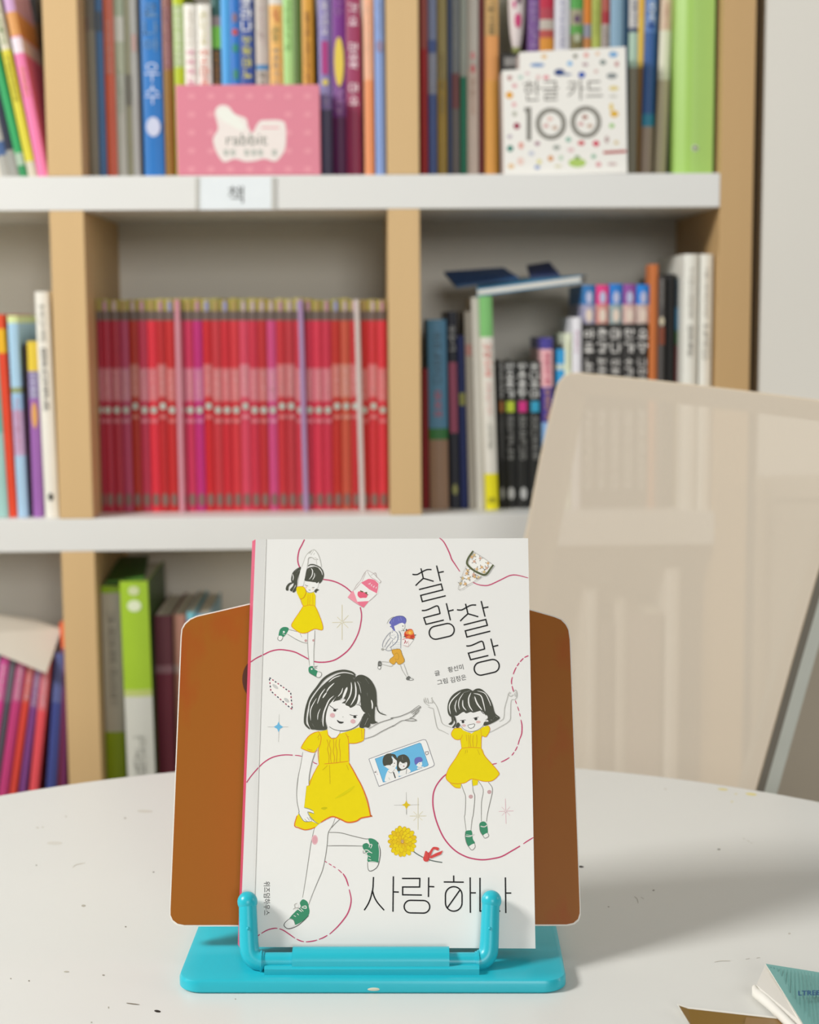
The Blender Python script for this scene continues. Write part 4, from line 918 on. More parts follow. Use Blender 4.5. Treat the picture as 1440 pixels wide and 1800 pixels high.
p = pr_(); p.l('T', 1.7, 'D 1205 380 1240 480 1258 560 1268 620', dash=(4, 6)); p.build('thread_line_print', fcv)
p = pr_(); p.l('T', 2.2, 'D 1262 575 1268 620 1265 690 1245 745'); p.build('thread_line_print', fcv)
p = pr_(); p.l('T', 1.9, 'D 1245 745 1225 810 1195 865 1150 915 1070 958 985 980', dash=(3, 10)); p.build('thread_line_print', fcv)
p = pr_(); p.l('T', 2.5, 'D 562 1070 520 1105 470 1170 440 1240 432 1310 435 1380 448 1445 F 455 90 480 165 520 255 570 330 640 400 720 448 800 475 900 487 1000 475 1080 455 1170 405 1250 358', taper=.1); p.build('thread_line_print', fcv)
p = pr_(); p.l('T', 2.0, 'F 1280 338 1325 308 1375 278'); p.build('thread_line_print', fcv)
p = pr_(); p.l('T', 2.0, 'C 72 1150 110 1095 165 1030 230 965 300 920 370 898 440 890 505 893', taper=.1); p.build('thread_line_print', fcv)
p = pr_(); p.l('T', 1.6, 'C 525 894 560 897 592 905'); p.build('thread_line_print', fcv)
p = pr_(); p.l('T', 1.6, 'C 695 955 712 968 735 975'); p.build('thread_line_print', fcv)
p = pr_(); p.l('T', 1.7, 'E 805 500 870 540 930 578 985 630', dash=(4, 6)); p.build('thread_line_print', fcv)
p = pr_(); p.l('T', 2.4, 'E 975 615 1005 665 1028 735', taper=.5); p.build('thread_line_print', fcv)
p = pr_(); p.l('T', 2.4, 'E 1034 765 1052 850 1045 920 1020 990 980 1050 920 1120 850 1185'); p.build('thread_line_print', fcv)
p = pr_(); p.l('T', 2.1, 'E 830 1195 780 1222 700 1248 610 1255 540 1230 480 1190 420 1150 370 1132 330 1130 270 1145 210 1178 150 1220', dash=(2.5, 22)); p.build('thread_line_print', fcv)

# title and credits
p = pr_()
for ox, oy in ((0, 0), (418, 332)):
    o_ = lambda s: 'B ' + ' '.join(str(float(v) + (ox if i % 2 == 0 else oy)) for i, v in enumerate(s.split()))
    w_ = 2.3
    p.l('bk', w_, o_('240 424 262 427 290 424 330 402 375 381 420 380'), taper=0); p.poly('bk', w_, o_('320 368 331 410 343 464')); p.poly('bk', w_, o_('345 460 300 500 270 531')); p.poly('bk', w_, o_('341 461 390 475 440 490'))
    p.poly('bk', w_, o_('467 342 503 489')); p.poly('bk', w_, o_('486 408 535 398')); p.poly('bk', w_, o_('302 567 510 515 525 570 318 622 333 680 553 625'))
    p.l('bk', w_, o_('328 763 350 764 380 757 420 740 455 724 475 721 487 738 500 795'), taper=0); p.poly('bk', w_, o_('500 792 347 832 368 893 535 853')); p.poly('bk', w_, o_('558 695 597 856')); p.poly('bk', w_, o_('578 770 627 757'))
def stadium(p, fr, cx, cy, L, Wd, ang, w_):
    r = Wd / 2; h = L / 2 - r; a = radians(ang); P = []
    for s_, a0 in ((1, -pi / 2), (-1, pi / 2)):
        for i in range(13):
            t = a0 + pi * i / 12; x = s_ * h + r * cos(t); y = r * sin(t)
            P.append((FR[fr][0] + (cx + x * cos(a) - y * sin(a)) / K9, FR[fr][1] + (cy + x * sin(a) + y * cos(a)) / K9))
    p.l('bk', w_, P, smooth=0, taper=0, closed=True)
stadium(p, 'B', 515, 959, 238, 122, -13, 2.3); stadium(p, 'B', 937, 1296, 238, 122, -13, 2.3)
p.build('title_lettering', fcv); p = pr_()
w_ = 2.4
p.poly('bk', w_, 'E 1262 648 1258 740 1252 790'); p.l('bk', w_, 'E 1252 775 1235 845 1210 905 1175 960', taper=0); p.l('bk', w_, 'E 1252 775 1272 840 1305 895 1362 960', taper=0)
p.poly('bk', w_, 'F 62 642 58 974'); p.poly('bk', w_, 'F 62 788 113 790'); p.poly('bk', w_, 'F 143 662 310 662 308 742 149 742 149 815 330 818')
p.poly('bk', w_, 'F 393 652 391 836'); p.poly('bk', w_, 'F 393 738 446 740'); stadium(p, 'F', 283, 927, 240, 118, 1, w_)
p.poly('bk', w_, 'F 627 634 628 694'); p.poly('bk', w_, 'F 534 695 722 697'); stadium(p, 'F', 628, 854, 230, 156, 90, w_); p.poly('bk', w_, 'F 690 765 565 942')
p.poly('bk', w_, 'F 782 652 784 985'); p.poly('bk', w_, 'F 782 797 836 797'); p.poly('bk', w_, 'F 874 656 874 968 1065 968'); p.poly('bk', w_, 'F 1112 652 1117 987'); p.poly('bk', w_, 'F 1115 799 1168 799')
p.build('title_lettering', fcv)
p = pr_()
p.txt('3E3E3C', '\uae00', 765.0, 1188.6, 9.4, 8.6, -13); p.txt('3E3E3C', '\ud669\uc120\ubbf8', 788.6, 1182.4, 27.5, 9.6, -12.5)
p.txt('3E3E3C', '\uadf8\ub9bc', 769.6, 1204.4, 18.5, 9.2, -12.5); p.txt('3E3E3C', '\uae40\uc815\uc740', 793.0, 1200.6, 28, 9.6, -12.5)
p.txt('2E2E2C', '\uc704\uc988\ub364\ud558\uc6b0\uc2a4', 463.6, 1549.4, 59.5, 11.2, 90); p.build('credit_lettering', fcv)

def stars(p):
    p.l('au', 1.45, 'A 968 710 968 1040', smooth=0, taper=.6); p.l('au', 1.30, 'A 875 876 1068 872', smooth=0, taper=.6); p.l('au', 1.16, 'A 922 825 1025 925', smooth=0, taper=.6); p.l('au', 1.16, 'A 918 926 1028 808', smooth=0, taper=.6); p.e('W', 'A', 968, 873, 7)
    p.l('g', 1.01, 'C 378 510 372 770', smooth=0, taper=.6); p.l('g', 1.01, 'C 270 628 465 628', smooth=0, taper=.6)
    p.f('bl', 'C 373 578 384 607 415 628 386 646 372 678 359 646 326 628 360 608', 0)
    p.l('g', 1.01, 'D 183 1240 185 1440 F 185 65', smooth=0, taper=.6); p.l('g', 1.01, 'D 68 1362 305 1358', smooth=0, taper=.6)
    p.f('gd', 'D 183 1316 196 1346 226 1359 198 1372 184 1402 170 1372 140 1359 170 1346', 0)
    p.l('au', 1.30, 'F 293 -95 293 205', smooth=0, taper=.6); p.l('au', 1.16, 'F 215 78 372 76', smooth=0, taper=.6); p.l('au', 1.01, 'F 250 35 335 118', smooth=0, taper=.6); p.l('au', 1.01, 'F 250 120 338 32', smooth=0, taper=.6); p.e('W', 'F', 293, 77, 6)
    p.l('pk', 1.30, 'D 1112 1300 F 1119 150', smooth=0, taper=.6); p.l('pk', 1.30, 'F 1050 34 1188 28', smooth=0, taper=.6); p.l('pk', 1.01, 'F 1078 -8 1156 72', smooth=0, taper=.6); p.l('pk', 1.01, 'F 1080 72 1156 -10', smooth=0, taper=.6); p.e('W', 'F', 1117, 31, 6)
p = pr_(); stars(p); p.build('star_print', fcv)

# envelope with a dashed edge
p = pr_()
ev = [(285, 165), (485, 305), (500, 465), (300, 292)]
p.f('EFEBE4', 'C 285 165 485 305 500 465 300 292', 0); p.e('C9C7C2', 'C', 342, 250, 34, 14, 38); p.e('C4C4C0', 'C', 448, 378, 30, 15, 40)
k = 0
for i in range(4):
    a, c_ = ev[i], ev[(i + 1) % 4]; L2 = math.hypot(c_[0] - a[0], c_[1] - a[1]); n = max(3, int(L2 / 30))
    for j in range(n):
        t0, t1 = (j + .1) / n, (j + .62) / n
        p.l('2E3446' if k % 2 == 0 else 'A83A58', 1.9, 'C %f %f %f %f' % (a[0] + (c_[0] - a[0]) * t0, a[1] + (c_[1] - a[1]) * t0, a[0] + (c_[0] - a[0]) * t1, a[1] + (c_[1] - a[1]) * t1), smooth=0, taper=0); k += 1
p.build('envelope_print', fcv)

# milk carton
p = pr_()
p.f('W', 'MK 735 125 940 235 1015 330 1160 490 1110 545 1080 860 790 1110 620 1320 110 990 290 750 510 480', 0)
p.f('P', 'MK 535 527 770 405 890 415 980 450 1085 560 1075 700 1040 868 800 740', 0); p.f('EE98A6', 'MK 110 990 240 810 295 785 360 960 420 1125 490 1250', 0); p.f('P', 'MK 415 1130 790 1108 620 1320 490 1250', 0)
p.f('E4607A', 'MK 440 820 520 800 640 830 735 905 710 1000 600 1005 500 1010 430 930')
for q in ('500 765 610 800 590 835 520 815', '640 835 725 815 735 900 690 880', '710 880 775 910 745 930'): p.f('66603E', 'MK ' + q, 0)
for q in ('735 125 640 230 560 390 510 480', '735 125 930 240 1015 330 1165 488 1110 545', '745 140 770 240 870 370 1000 440 1110 530', '930 240 1000 220 1030 370', '930 245 850 300', '510 480 400 590 330 720 270 790', '530 527 420 660 330 760', '1040 872 960 960 790 1110', '110 990 300 1130 490 1250 620 1320', '560 500 690 220'): p.l('B8A8A4', .9, 'MK ' + q, smooth=3)
for q in ('760 575 830 540 810 590', '850 600 880 590 860 640', '905 660 960 630 930 690', '1000 680 1025 670 1010 720'): p.l('F6D8DC', 1.3, 'MK ' + q, smooth=0)
p.build('milk_carton_print', fcv)

# girl with folded raised arms, upper left
p = pr_()
p.f('W', 'A 648 960 712 950 712 1050 700 1285 665 1295 655 1180 645 1060', 0); p.f('W', 'A 460 943 540 955 590 978 640 1000 645 1062 600 1062 540 1035 455 985')
for q in ('648 972 645 1060 652 1180 665 1287', '712 950 710 1030 704 1120 702 1282', '463 941 500 950 545 962', '452 983 500 1012 545 1038 600 1062 642 1069', '575 978 590 1012'): p.l('g', 1.2, 'A ' + q)
p.e('B', 'A', 628, 1046, 13); p.e('B', 'A', 699, 1044, 11)
p.f('G', 'A 372 1005 385 942 420 918 460 924 466 946 442 985 415 1012 395 1000'); p.f('W', 'A 370 1004 400 1002 411 1020 396 1042 372 1038'); p.l('gg', 1.0, 'A 372 1005 364 1030 380 1046 400 1040 412 1015', taper=.2); p.e('W', 'A', 422, 965, 10); p.l('W', .8, 'A 408 980 435 992', smooth=0)
p.f('G', 'A 655 1298 690 1283 702 1308 742 1338 735 1385 690 1366 658 1345'); p.f('W', 'A 740 1338 768 1345 774 1372 745 1392 728 1378'); p.l('gg', 1.0, 'A 742 1337 770 1345 774 1372 748 1393 690 1367 658 1346', taper=.2); p.l('ga', 1.3, 'A 700 1290 735 1285 700 1305 733 1303', smooth=0); p.e('W', 'A', 683, 1312, 8)
p.f('Y', 'A 605 718 660 712 712 718 750 790 775 870 786 942 745 942 710 935 680 950 640 970 580 974 530 945 493 905 530 830 570 775'); p.f('Y', 'A 550 540 605 540 628 582 645 598 700 588 719 622 718 722 604 722 580 660 543 600', 0)
p.l('O', 1.1, 'A 606 720 560 790 520 850 493 905 530 945 580 974 640 970 710 936 785 943 770 850 712 720'); p.l('O', .9, 'A 545 590 575 655 605 640 625 590'); p.l('O', .9, 'A 575 655 604 720 660 712 715 720')
for q in ('650 615 645 712', '668 612 664 712', '692 610 694 712'): p.l('O', .9, 'A ' + q, smooth=0)
p.f('W', 'H1 720 1060 1100 1050 1112 1180 1080 1275 980 1370 870 1392 780 1350 730 1250'); p.l('g', 1.0, 'H1 735 1260 790 1350 870 1390 980 1365 1075 1270')
p.f('K', 'H1 1010 1322 1060 1282 1135 1310 1085 1340 1050 1392 1015 1370')
p.f('K', 'H1 760 860 800 720 900 670 1010 655 1120 690 1200 760 1255 860 1260 960 1220 1060 1150 1132 1130 1095 1060 1125 1040 1100 960 1092 880 1078 735 1052 745 950'); p.l('K', 2.0, 'H1 830 648 870 608 960 598 1050 622 1150 670 1225 760 1262 870 1258 960', taper=.7)
p.f('K', 'H1 350 1050 355 950 390 830 470 740 560 685 625 670 605 800 560 920 535 1000 515 1100 490 1210 450 1100 375 1095')
for q in ('480 1050 400 1090 300 1115 225 1190 198 1270 212 1325 270 1322 280 1230 340 1155 430 1110', '440 1090 400 1200 330 1280 318 1325 370 1352 420 1270 485 1120', '500 1060 480 1200 400 1330 395 1382 445 1372 492 1310 522 1100'): p.f('K', 'H1 ' + q)
for q, w_ in (('905 700 940 740 955 800 930 920 850 1022', 1.6), ('1000 830 1005 930 945 1032', 1.3), ('1045 850 1045 930', 1.0), ('390 860 412 960 395 1045', 1.3), ('1120 690 1205 790 1232 900', 1.3), ('530 718 450 790', 1.2), ('605 745 530 800', 1.2), ('560 820 500 860', .7), ('760 870 765 920', 1.4), ('1130 1060 1120 1100', 1.5), ('860 730 850 800', .8), ('1000 690 900 665', 1.2)): p.l('W', w_, 'H1 ' + q, taper=.9)
p.f('W', 'H1 610 760 660 640 720 460 790 330 870 270 960 190 1000 185 1075 255 1010 400 880 392 830 430 815 560 785 720 745 900 722 1050 700 1185 540 1190 580 950', 3); p.f('W', 'H1 1075 255 1155 420 1200 655 1080 605 1062 470 1010 450 985 400', 3)
p.l('K', 2.0, 'H1 830 648 870 608 960 598 1050 622 1150 670 1200 725', taper=.6)
for q in ('650 668 700 530 745 400 830 270 960 190 1000 182 1080 265 1150 420 1202 660', '800 650 820 540 832 430 880 392 940 400 1000 445 1105 455 1010 392', '1075 605 1062 470', '575 930 540 1185', '722 1060 695 1185', '860 290 930 220', '900 330 990 195', '980 330 1012 270', '870 280 905 270'): p.l('B4B2A8', 1.0, 'H1 ' + q)
p.l('gg', 1.0, 'H1 740 1162 780 1192 828 1196'); p.l('gg', 1.0, 'H1 938 1238 970 1243 1005 1238'); p.f('ga', 'H1 832 1302 865 1308 898 1308 870 1326'); p.e('E6C4C4', 'H1', 770, 1236, 26, 20); p.e('E6D4C0', 'H1', 960, 1275, 24, 16)
p.f('Y', 'A 543 545 600 538 625 575 630 600 608 640 578 655 545 600'); p.l('O', .9, 'A 545 540 605 542 628 585 608 640 578 655')
p.build('folded_arms_girl_print', fcv)

# boy running with flowers
p = pr_()
p.l('g', .8, 'G 390 340 430 260 500 200 560 185'); p.f('W', 'G 560 390 690 320 790 330 790 420 760 500 700 520 590 510')
p.f('pu', 'G 440 320 490 240 560 190 650 163 750 170 812 220 822 300 792 345 740 320 680 332 600 372 552 395 562 440 576 505 530 480 495 430 455 402 490 370'); p.l('45467E', .9, 'G 450 310 500 230 600 175 740 168 815 225 822 300', taper=.4)
for q in ('490 260 500 335', '545 215 530 300', '640 205 665 275', '700 190 715 260', '470 360 500 420'): p.l('C4C6E8', 1.0, 'G ' + q, taper=.8)
p.l('g', .8, 'G 790 345 795 420 765 470 700 505'); p.e('k', 'G', 750, 392, 13); p.l('g', .7, 'G 730 450 760 440', smooth=0)
p.f('W', 'G 480 530 640 510 705 600 705 900 500 900 460 640', 0)
for q in ('520 765 700 760', '510 805 700 803', '500 845 700 845', '515 885 690 885', '540 640 690 640', '600 600 700 600', '640 690 700 690', '480 610 570 590'): p.l('9AA6AC', .7, 'G ' + q, smooth=0)
for q in ('480 540 455 620 545 690 590 625', '520 695 515 800', '700 560 705 640 702 760 700 900', '480 520 400 600 320 720 288 820 300 880', '470 655 400 740 330 872', '520 705 450 800 380 885 365 950', '380 945 430 950 485 935 485 890', '500 520 515 540 500 525', '545 500 500 500'): p.l('8A8E98', .9, 'G ' + q)
p.l('6C7488', 1.2, 'G 580 510 630 570 637 680 590 770 460 882'); p.l('6C7488', 1.1, 'G 660 500 692 560 705 645'); p.e('A9A79F', 'G', 290, 918, 32, 26); p.l('g', 1.0, 'G 320 915 375 920', smooth=0)
p.f('mu', 'G 500 930 590 925 680 915 730 1030 785 1180 700 1252 640 1252 600 1200 540 1262 450 1200 470 1130 545 1070 510 1000', 3); p.l('A5803A', .9, 'G 500 930 680 915 730 1030 785 1180 700 1252 640 1252 600 1200 540 1262 450 1200 470 1130 545 1070 510 1000 500 935', smooth=3, taper=0); p.l('B98A34', .9, 'G 560 1040 620 1000 660 1080 640 1150 570 1130'); p.l('B98A34', .9, 'G 600 1200 580 1140', smooth=0)
for q in ('250 1200 340 1200 445 1214', '270 1252 400 1288 490 1300 530 1265', '690 1270 740 1400 832 1540', '768 1240 820 1390 862 1512'): p.l('B0AEA6', .9, 'G ' + q)
p.f('ga', 'G 190 1205 228 1180 260 1200 272 1270 235 1312 188 1305'); p.f('W', 'G 188 1310 250 1312 240 1362 200 1360'); p.l('ga', .9, 'G 188 1305 190 1350 220 1370 248 1345 252 1310', taper=.2); p.l('W', .8, 'G 215 1245 262 1262', smooth=0)
p.f('ga', 'G 828 1562 880 1520 912 1538 932 1580 900 1612 830 1604'); p.f('W', 'G 915 1578 975 1586 975 1606 910 1610'); p.l('ga', .9, 'G 830 1606 930 1615 985 1602 970 1582 915 1572', taper=.2)
p.f('EFEAE4', 'G 740 720 830 670 990 700 880 850 760 820', 0); p.f('D8583A', 'G 780 560 820 500 880 462 960 470 1010 600 1012 660 940 690 800 650'); p.e('C8402E', 'G', 830, 600, 44, 34, 30); p.e('C8402E', 'G', 960, 630, 46, 30, -20); p.e('E27A42', 'G', 880, 640, 40, 26); p.e('EBA03E', 'G', 925, 535, 62, 56); p.e('E8904A', 'G', 850, 540, 36, 40); p.e('F2C860', 'G', 905, 545, 30, 26)
for q in ('755 640 800 608 812 642', '820 452 848 470 830 515 812 490', '1000 590 1058 582 1020 612', '900 676 1000 704 985 676', '738 490 770 482 795 506'): p.f('55604A', 'G ' + q, 0)
p.l('B03A4E', 1.6, 'G 800 710 805 750 778 788'); p.l('B03A4E', 1.6, 'G 850 738 830 792', smooth=0); p.l('D8586E', .9, 'G 735 700 800 680 890 668'); p.l('D8B4B0', .8, 'G 750 820 870 850 880 720')
p.build('running_boy_print', fcv)

# the big girl stretching out an arm
p = pr_()
p.f('W', 'E 690 180 890 90 950 105 870 185 840 235 830 330 815 450 785 580 740 690 655 915 598 840 625 680 655 480 675 345', 0)
for q in ('E 710 182 692 260 675 345 655 480 625 680 598 842', 'E 905 90 880 160 838 235 828 340 812 455 785 580 740 690 690 810 652 912', 'E 948 105 900 150 868 188', 'E 840 230 950 234 1060 262 1180 290 1217 290', 'E 828 356 980 355 1162 358'): p.l('85837C', 1.3, q)
p.e('E2B4B8', 'E', 712, 300, 30, 46); p.e('DCA2A8', 'E', 712, 300, 22, 34)
p.f('G', 'E 572 890 600 858 642 880 655 928 662 970 650 1010 600 1060 530 1097 520 1062 470 1045 530 972 578 930'); p.f('W', 'E 428 1085 458 1045 500 1043 526 1085 492 1122 448 1125'); p.l('k', 1.2, 'E 470 1043 432 1078 426 1110 468 1134 540 1110 600 1065 655 1010', taper=.3); p.l('gg', .9, 'E 470 1043 510 1050 528 1095', taper=.2)
for q in ('510 950 545 945 590 975', '530 940 525 910 545 898 556 918 545 940', '590 930 625 920 630 942 590 935', '575 940 605 970', '545 990 560 1005', '515 1010 535 1020'): p.l('E6E2DA', 1.6, 'E ' + q)
p.l('gg', .8, 'E 508 952 535 938 590 945'); p.l('gg', .8, 'E 528 938 522 908 545 895')
p.f('G', 'E 1215 290 1262 292 1302 325 1316 400 1306 512 1210 506 1208 445 1165 382 1163 345 1198 330 1228 348'); p.f('W', 'E 1210 508 1300 512 1290 560 1240 590 1214 575'); p.l('k', 1.1, 'E 1302 322 1326 400 1320 480 1298 552 1245 591 1214 580 1207 510', taper=.3); p.l('W', 1.2, 'E 1308 340 1318 410 1312 500'); p.l('gg', .9, 'E 1208 506 1300 512', smooth=0)
for q in ('1222 372 1228 345 1248 348 1235 380', '1160 402 1200 395 1232 412', '1185 440 1215 412 1250 425', '1212 450 1235 462', '1215 480 1240 490'): p.l('E6E2DA', 1.5, 'E ' + q)
p.l('gg', .8, 'E 1165 400 1168 425 1200 415 1230 405')
SKIRT = 'C 750 980 900 972 1035 962 1090 1060 1150 1180 1200 1330 1232 1460 E 1238 78 1150 95 1100 125 1020 136 950 106 880 82 820 105 770 136 715 185 620 206 525 166 545 75 C 612 1380 635 1180 690 1090'
p.f('Y', SKIRT, 0)
p.l('DC6E28', 1.9, 'C 1030 962 1075 1040 1112 1110 1150 1180 1205 1320 1232 1450', taper=.2); p.l('DC6E28', 2.4, 'C 1160 1200 1205 1320 1232 1450 E 1238 78 1150 95 1100 125 1020 136 950 106 880 82 820 105 770 136', taper=.3); p.l('DC7A28', 1.9, 'E 545 75 522 165 560 188 620 206 680 196 715 182', taper=.2); p.l('D88A2C', 1.3, 'C 745 985 690 1090 660 1172 634 1182 620 1290 609 1382')
p.f('Y', 'C 740 675 832 655 838 702 872 736 915 730 945 690 1015 680 1032 740 1030 945 1035 970 750 985 752 860 742 760', 0); p.f('Y', 'C 582 828 600 790 650 720 700 685 745 670 785 668 772 750 752 810 705 868 640 850', 0); p.f('Y', 'C 950 690 1050 660 1130 630 1178 645 1170 750 1150 770 1100 782 1030 782 1005 700', 0)
for q in ('832 660 838 705 870 736 912 732 945 688', '582 828 600 790 650 720 700 685 745 672', '582 828 640 852 705 868 735 840', '745 668 770 720 765 780 742 860 752 985', '1000 690 1025 740 1030 850 1032 955', '800 975 900 966 1025 950', '1030 782 1100 780 1170 755', '1178 645 1172 750', '1150 650 1155 740', '640 835 690 848'): p.l('O', 1.3, 'C ' + q)
for q in ('825 745 838 790 832 840 845 900 842 972', '856 750 850 800 862 850 858 910 866 965', '885 745 890 800 884 860 896 910 892 962', '915 745 908 800 920 860 914 960', '945 740 940 800 950 870 948 955'): p.l('D09A20', 1.1, 'C ' + q, taper=.2)
for q in ('785 1032 830 990', '850 985 855 1162', '1010 985 1028 1032', '735 730 755 700', '1010 715 1035 720', '745 750 752 730'): p.l('C4A016', 1.1, 'C ' + q, smooth=0)
p.f('C9BC00', 'E 770 5 800 -8 830 0 800 18'); p.f('DACB00', 'C 900 1300 960 1255 1080 1180 1060 1215 980 1270')
p.f('W', 'C 600 865 712 872 685 960 660 1090 656 1175 634 1182 612 1380 SK 290 245 430 300 440 335 348 310 400 410 508 495 410 455 340 462 290 450 245 390 215 330 185 150 C 545 1240 575 985', 0)
for q in ('C 600 865 580 985 552 1120 543 1240 548 1340 565 1420 SK 215 330 245 390 290 450 340 460 410 455', 'C 712 875 685 960 660 1085 656 1172', 'SK 295 252 370 272 430 302', 'SK 345 312 390 322 440 340', 'SK 345 312 370 370 440 450 508 495', 'SK 300 420 342 458', 'SK 338 395 375 442', 'SK 372 395 412 445', 'SK 400 410 440 440'): p.l('85837C', 1.2, q)
for q in ('C 1215 648 1290 603 1350 577 1440 550 D 40 545 120 530 215 490 260 458 300 428', 'C 1175 740 1260 715 1340 670 1440 620 D 60 620 130 575 165 566', 'D 225 500 270 470 318 437', 'D 240 512 290 470 320 440', 'D 245 528 285 497 306 468', 'D 215 545 250 530 278 490', 'D 165 566 230 550 278 565 235 572 165 566', 'D 300 428 318 437'): p.l('85837C', 1.2, q)
p.f('W', 'C 830 640 950 650 942 690 912 728 868 730 838 700', 0)
p.f('W', 'HB 430 640 500 540 640 560 800 640 900 600 985 720 1015 745 960 830 900 930 780 1010 650 1030 520 1010 430 960 390 880 395 760')
p.l('55554E', 1.3, 'HB 440 965 520 1012 640 1032 760 1015 870 960 930 890 970 800')
p.l('55554E', 1.2, 'HB 868 618 925 630 960 690 982 722 1015 745')
p.f('K', 'HB 862 180 800 140 680 118 560 145 450 215 350 300 240 420 130 600 100 760 105 900 145 1000 200 1012 300 1022 405 1005 385 900 390 780 430 640 480 570 560 480 660 400 700 330 770 250')
p.l('K', 4.2, 'HB 850 152 800 108 680 80 560 98 440 150 340 225 250 345 150 480 100 600 70 720 55 850 65 930 130 1000', taper=.35)
p.f('K', 'HB 500 575 560 480 650 350 760 235 850 210 905 330 935 460 890 560 850 630 780 668 748 645 700 625 690 600 640 592 700 545 640 512 600 545 540 560')
p.f('K', 'HB 885 160 940 145 1000 158 1070 200 1130 275 1180 390 1192 540 1190 640 1165 670 1160 860 1205 895 1130 922 1080 900 1060 760 1000 745 945 650 930 480 900 310 845 215')
p.f('K', 'HB 985 768 1050 750 1082 850 1090 930 1062 982 1005 972 975 988 928 982 918 940 960 850'); p.l('K', 2.0, 'HB 1188 610 1205 700 1250 752 1345 785', taper=.8); p.l('K', 1.4, 'HB 1268 760 1278 730', smooth=0, taper=.8); p.l('K', 2.0, 'HB 1130 870 1215 905', taper=.8)
for q, w_ in (('620 157 520 192 430 262', 1.5), ('605 118 690 112 780 128', .9), ('520 275 440 350 395 420', 2.0), ('400 425 365 470 335 515', 2.2), ('375 365 300 470 250 605', 1.7), ('500 150 470 185', 1.0), ('330 285 215 440 135 570 112 700 92 880 142 1002', 1.7), ('240 515 165 645 140 740 147 870', 1.6), ('300 680 262 770 256 860', 1.3), ('515 475 440 545 390 650 352 760 340 900 350 965', 2.4), ('338 770 312 885', 1.5), ('655 350 630 430 575 492', 1.6), ('725 340 690 430 650 530', 4.2), ('640 530 680 520', 2.5), ('785 260 792 350 770 470 695 600', 2.2), ('845 255 862 380 850 500 778 632', 2.6), ('912 455 912 540 882 612', 4.0), ('945 440 915 310 880 250', .9), ('1068 285 1010 200', .9), ('1055 828 1000 945', 2.2), ('1104 540 1122 610 1120 690', 2.4), ('1170 650 1168 745', 2.6), ('1040 430 1045 480', .8), ('820 190 832 215', 1.2), ('945 275 890 240', .8), ('170 920 205 975', 1.0), ('1060 760 1085 800', 1.0), ('880 160 850 185', 2.2)): p.l('W', w_, 'HB ' + q, taper=.9)
p.l('k', 1.2, 'HB 442 628 490 665 530 690 578 688'); p.e('k', 'HB', 527, 707, 25, 20); p.l('k', 1.0, 'HB 762 775 820 790 885 785'); p.e('k', 'HB', 845, 812, 25, 20); p.e('B8B8B0', 'HB', 655, 812, 9, 7)
p.f('k', 'HB 563 858 605 882 670 892 640 915 600 912 572 888'); p.e('DDB0B2', 'HB', 490, 786, 40, 36); p.e('DDB0B2', 'HB', 815, 882, 40, 34)
p.build('stretching_girl_print', fcv)

# smartphone with three faces
p = pr_()
p.f('EFEDE8', 'PH 95 490 1160 110 1212 130 1370 600 1340 640 290 1022', 0); p.l('85838A', 1.0, 'PH 95 490 600 305 1150 112 1200 118 1225 165 1368 585 1362 615 1330 640 290 1022 200 780 95 490', smooth=0, taper=0)
p.f('6CB6DC', 'PH 215 487 1080 175 1112 192 1255 600 1240 622 420 935 372 940', 0); p.l('5E90B0', .8, 'PH 215 487 1080 175 1112 192 1255 600 1240 622 420 935 372 940 215 487', smooth=0, taper=0)
p.f('W', 'PH 425 932 415 840 460 720 520 680 630 685 672 840'); p.l('gg', .7, 'PH 470 730 520 760 560 740 600 690'); p.l('k', 2.0, 'PH 572 745 612 862', smooth=0, taper=0); p.l('gg', .7, 'PH 480 850 505 895', smooth=0)
p.f('W', 'PH 400 610 560 520 560 450 635 520 635 620 585 685 500 690 435 655'); p.f('K', 'PH 378 610 362 530 380 450 440 392 530 385 545 450 560 560 500 605 440 612 415 625'); p.f('K', 'PH 530 392 600 400 640 460 645 520 600 490 560 440')
p.l('W', 1.0, 'PH 535 440 570 500 625 510', taper=.6); p.e('k', 'PH', 512, 606, 10); p.e('k', 'PH', 592, 572, 10); p.l('k', .7, 'PH 560 640 590 625', smooth=0)
p.f('W', 'PH 700 822 700 730 770 680 850 668 905 742'); p.f('K', 'PH 640 560 655 450 720 408 800 405 870 465 897 560 872 640 800 690 720 715 650 720'); p.f('W', 'PH 675 610 700 540 760 575 830 550 838 610 800 665 735 690 690 655'); p.l('k', 1.2, 'PH 832 685 820 780', smooth=0); p.l('k', .8, 'PH 705 600 730 595', smooth=0); p.l('k', .8, 'PH 785 580 812 574', smooth=0); p.e('8A3A3A', 'PH', 775, 630, 13, 11); p.l('W', .7, 'PH 745 440 755 510', taper=.8)
p.f('W', 'PH 1025 600 1110 530 1132 600 1090 642 1040 630'); p.f('pu', 'PH 980 525 1000 472 1060 450 1120 462 1142 520 1110 548 1060 555 1035 580 1000 602'); p.f('W', 'PH 1040 685 1055 640 1120 635 1170 650'); p.e('k', 'PH', 1080, 580, 7); p.l('45467E', .8, 'PH 1050 650 1130 660', smooth=0)
p.l('6A5A5A', .9, 'PH 1195 350 1250 345 1256 385 1220 412 1198 385 1195 352', smooth=0, taper=0); p.e('6A5A5A', 'PH', 218, 745, 14, 12); p.l('6A5A5A', .7, 'PH 235 715 250 760', smooth=0); p.e('C05070', 'PH', 262, 785, 7)
p.build('phone_drawing_print', fcv)

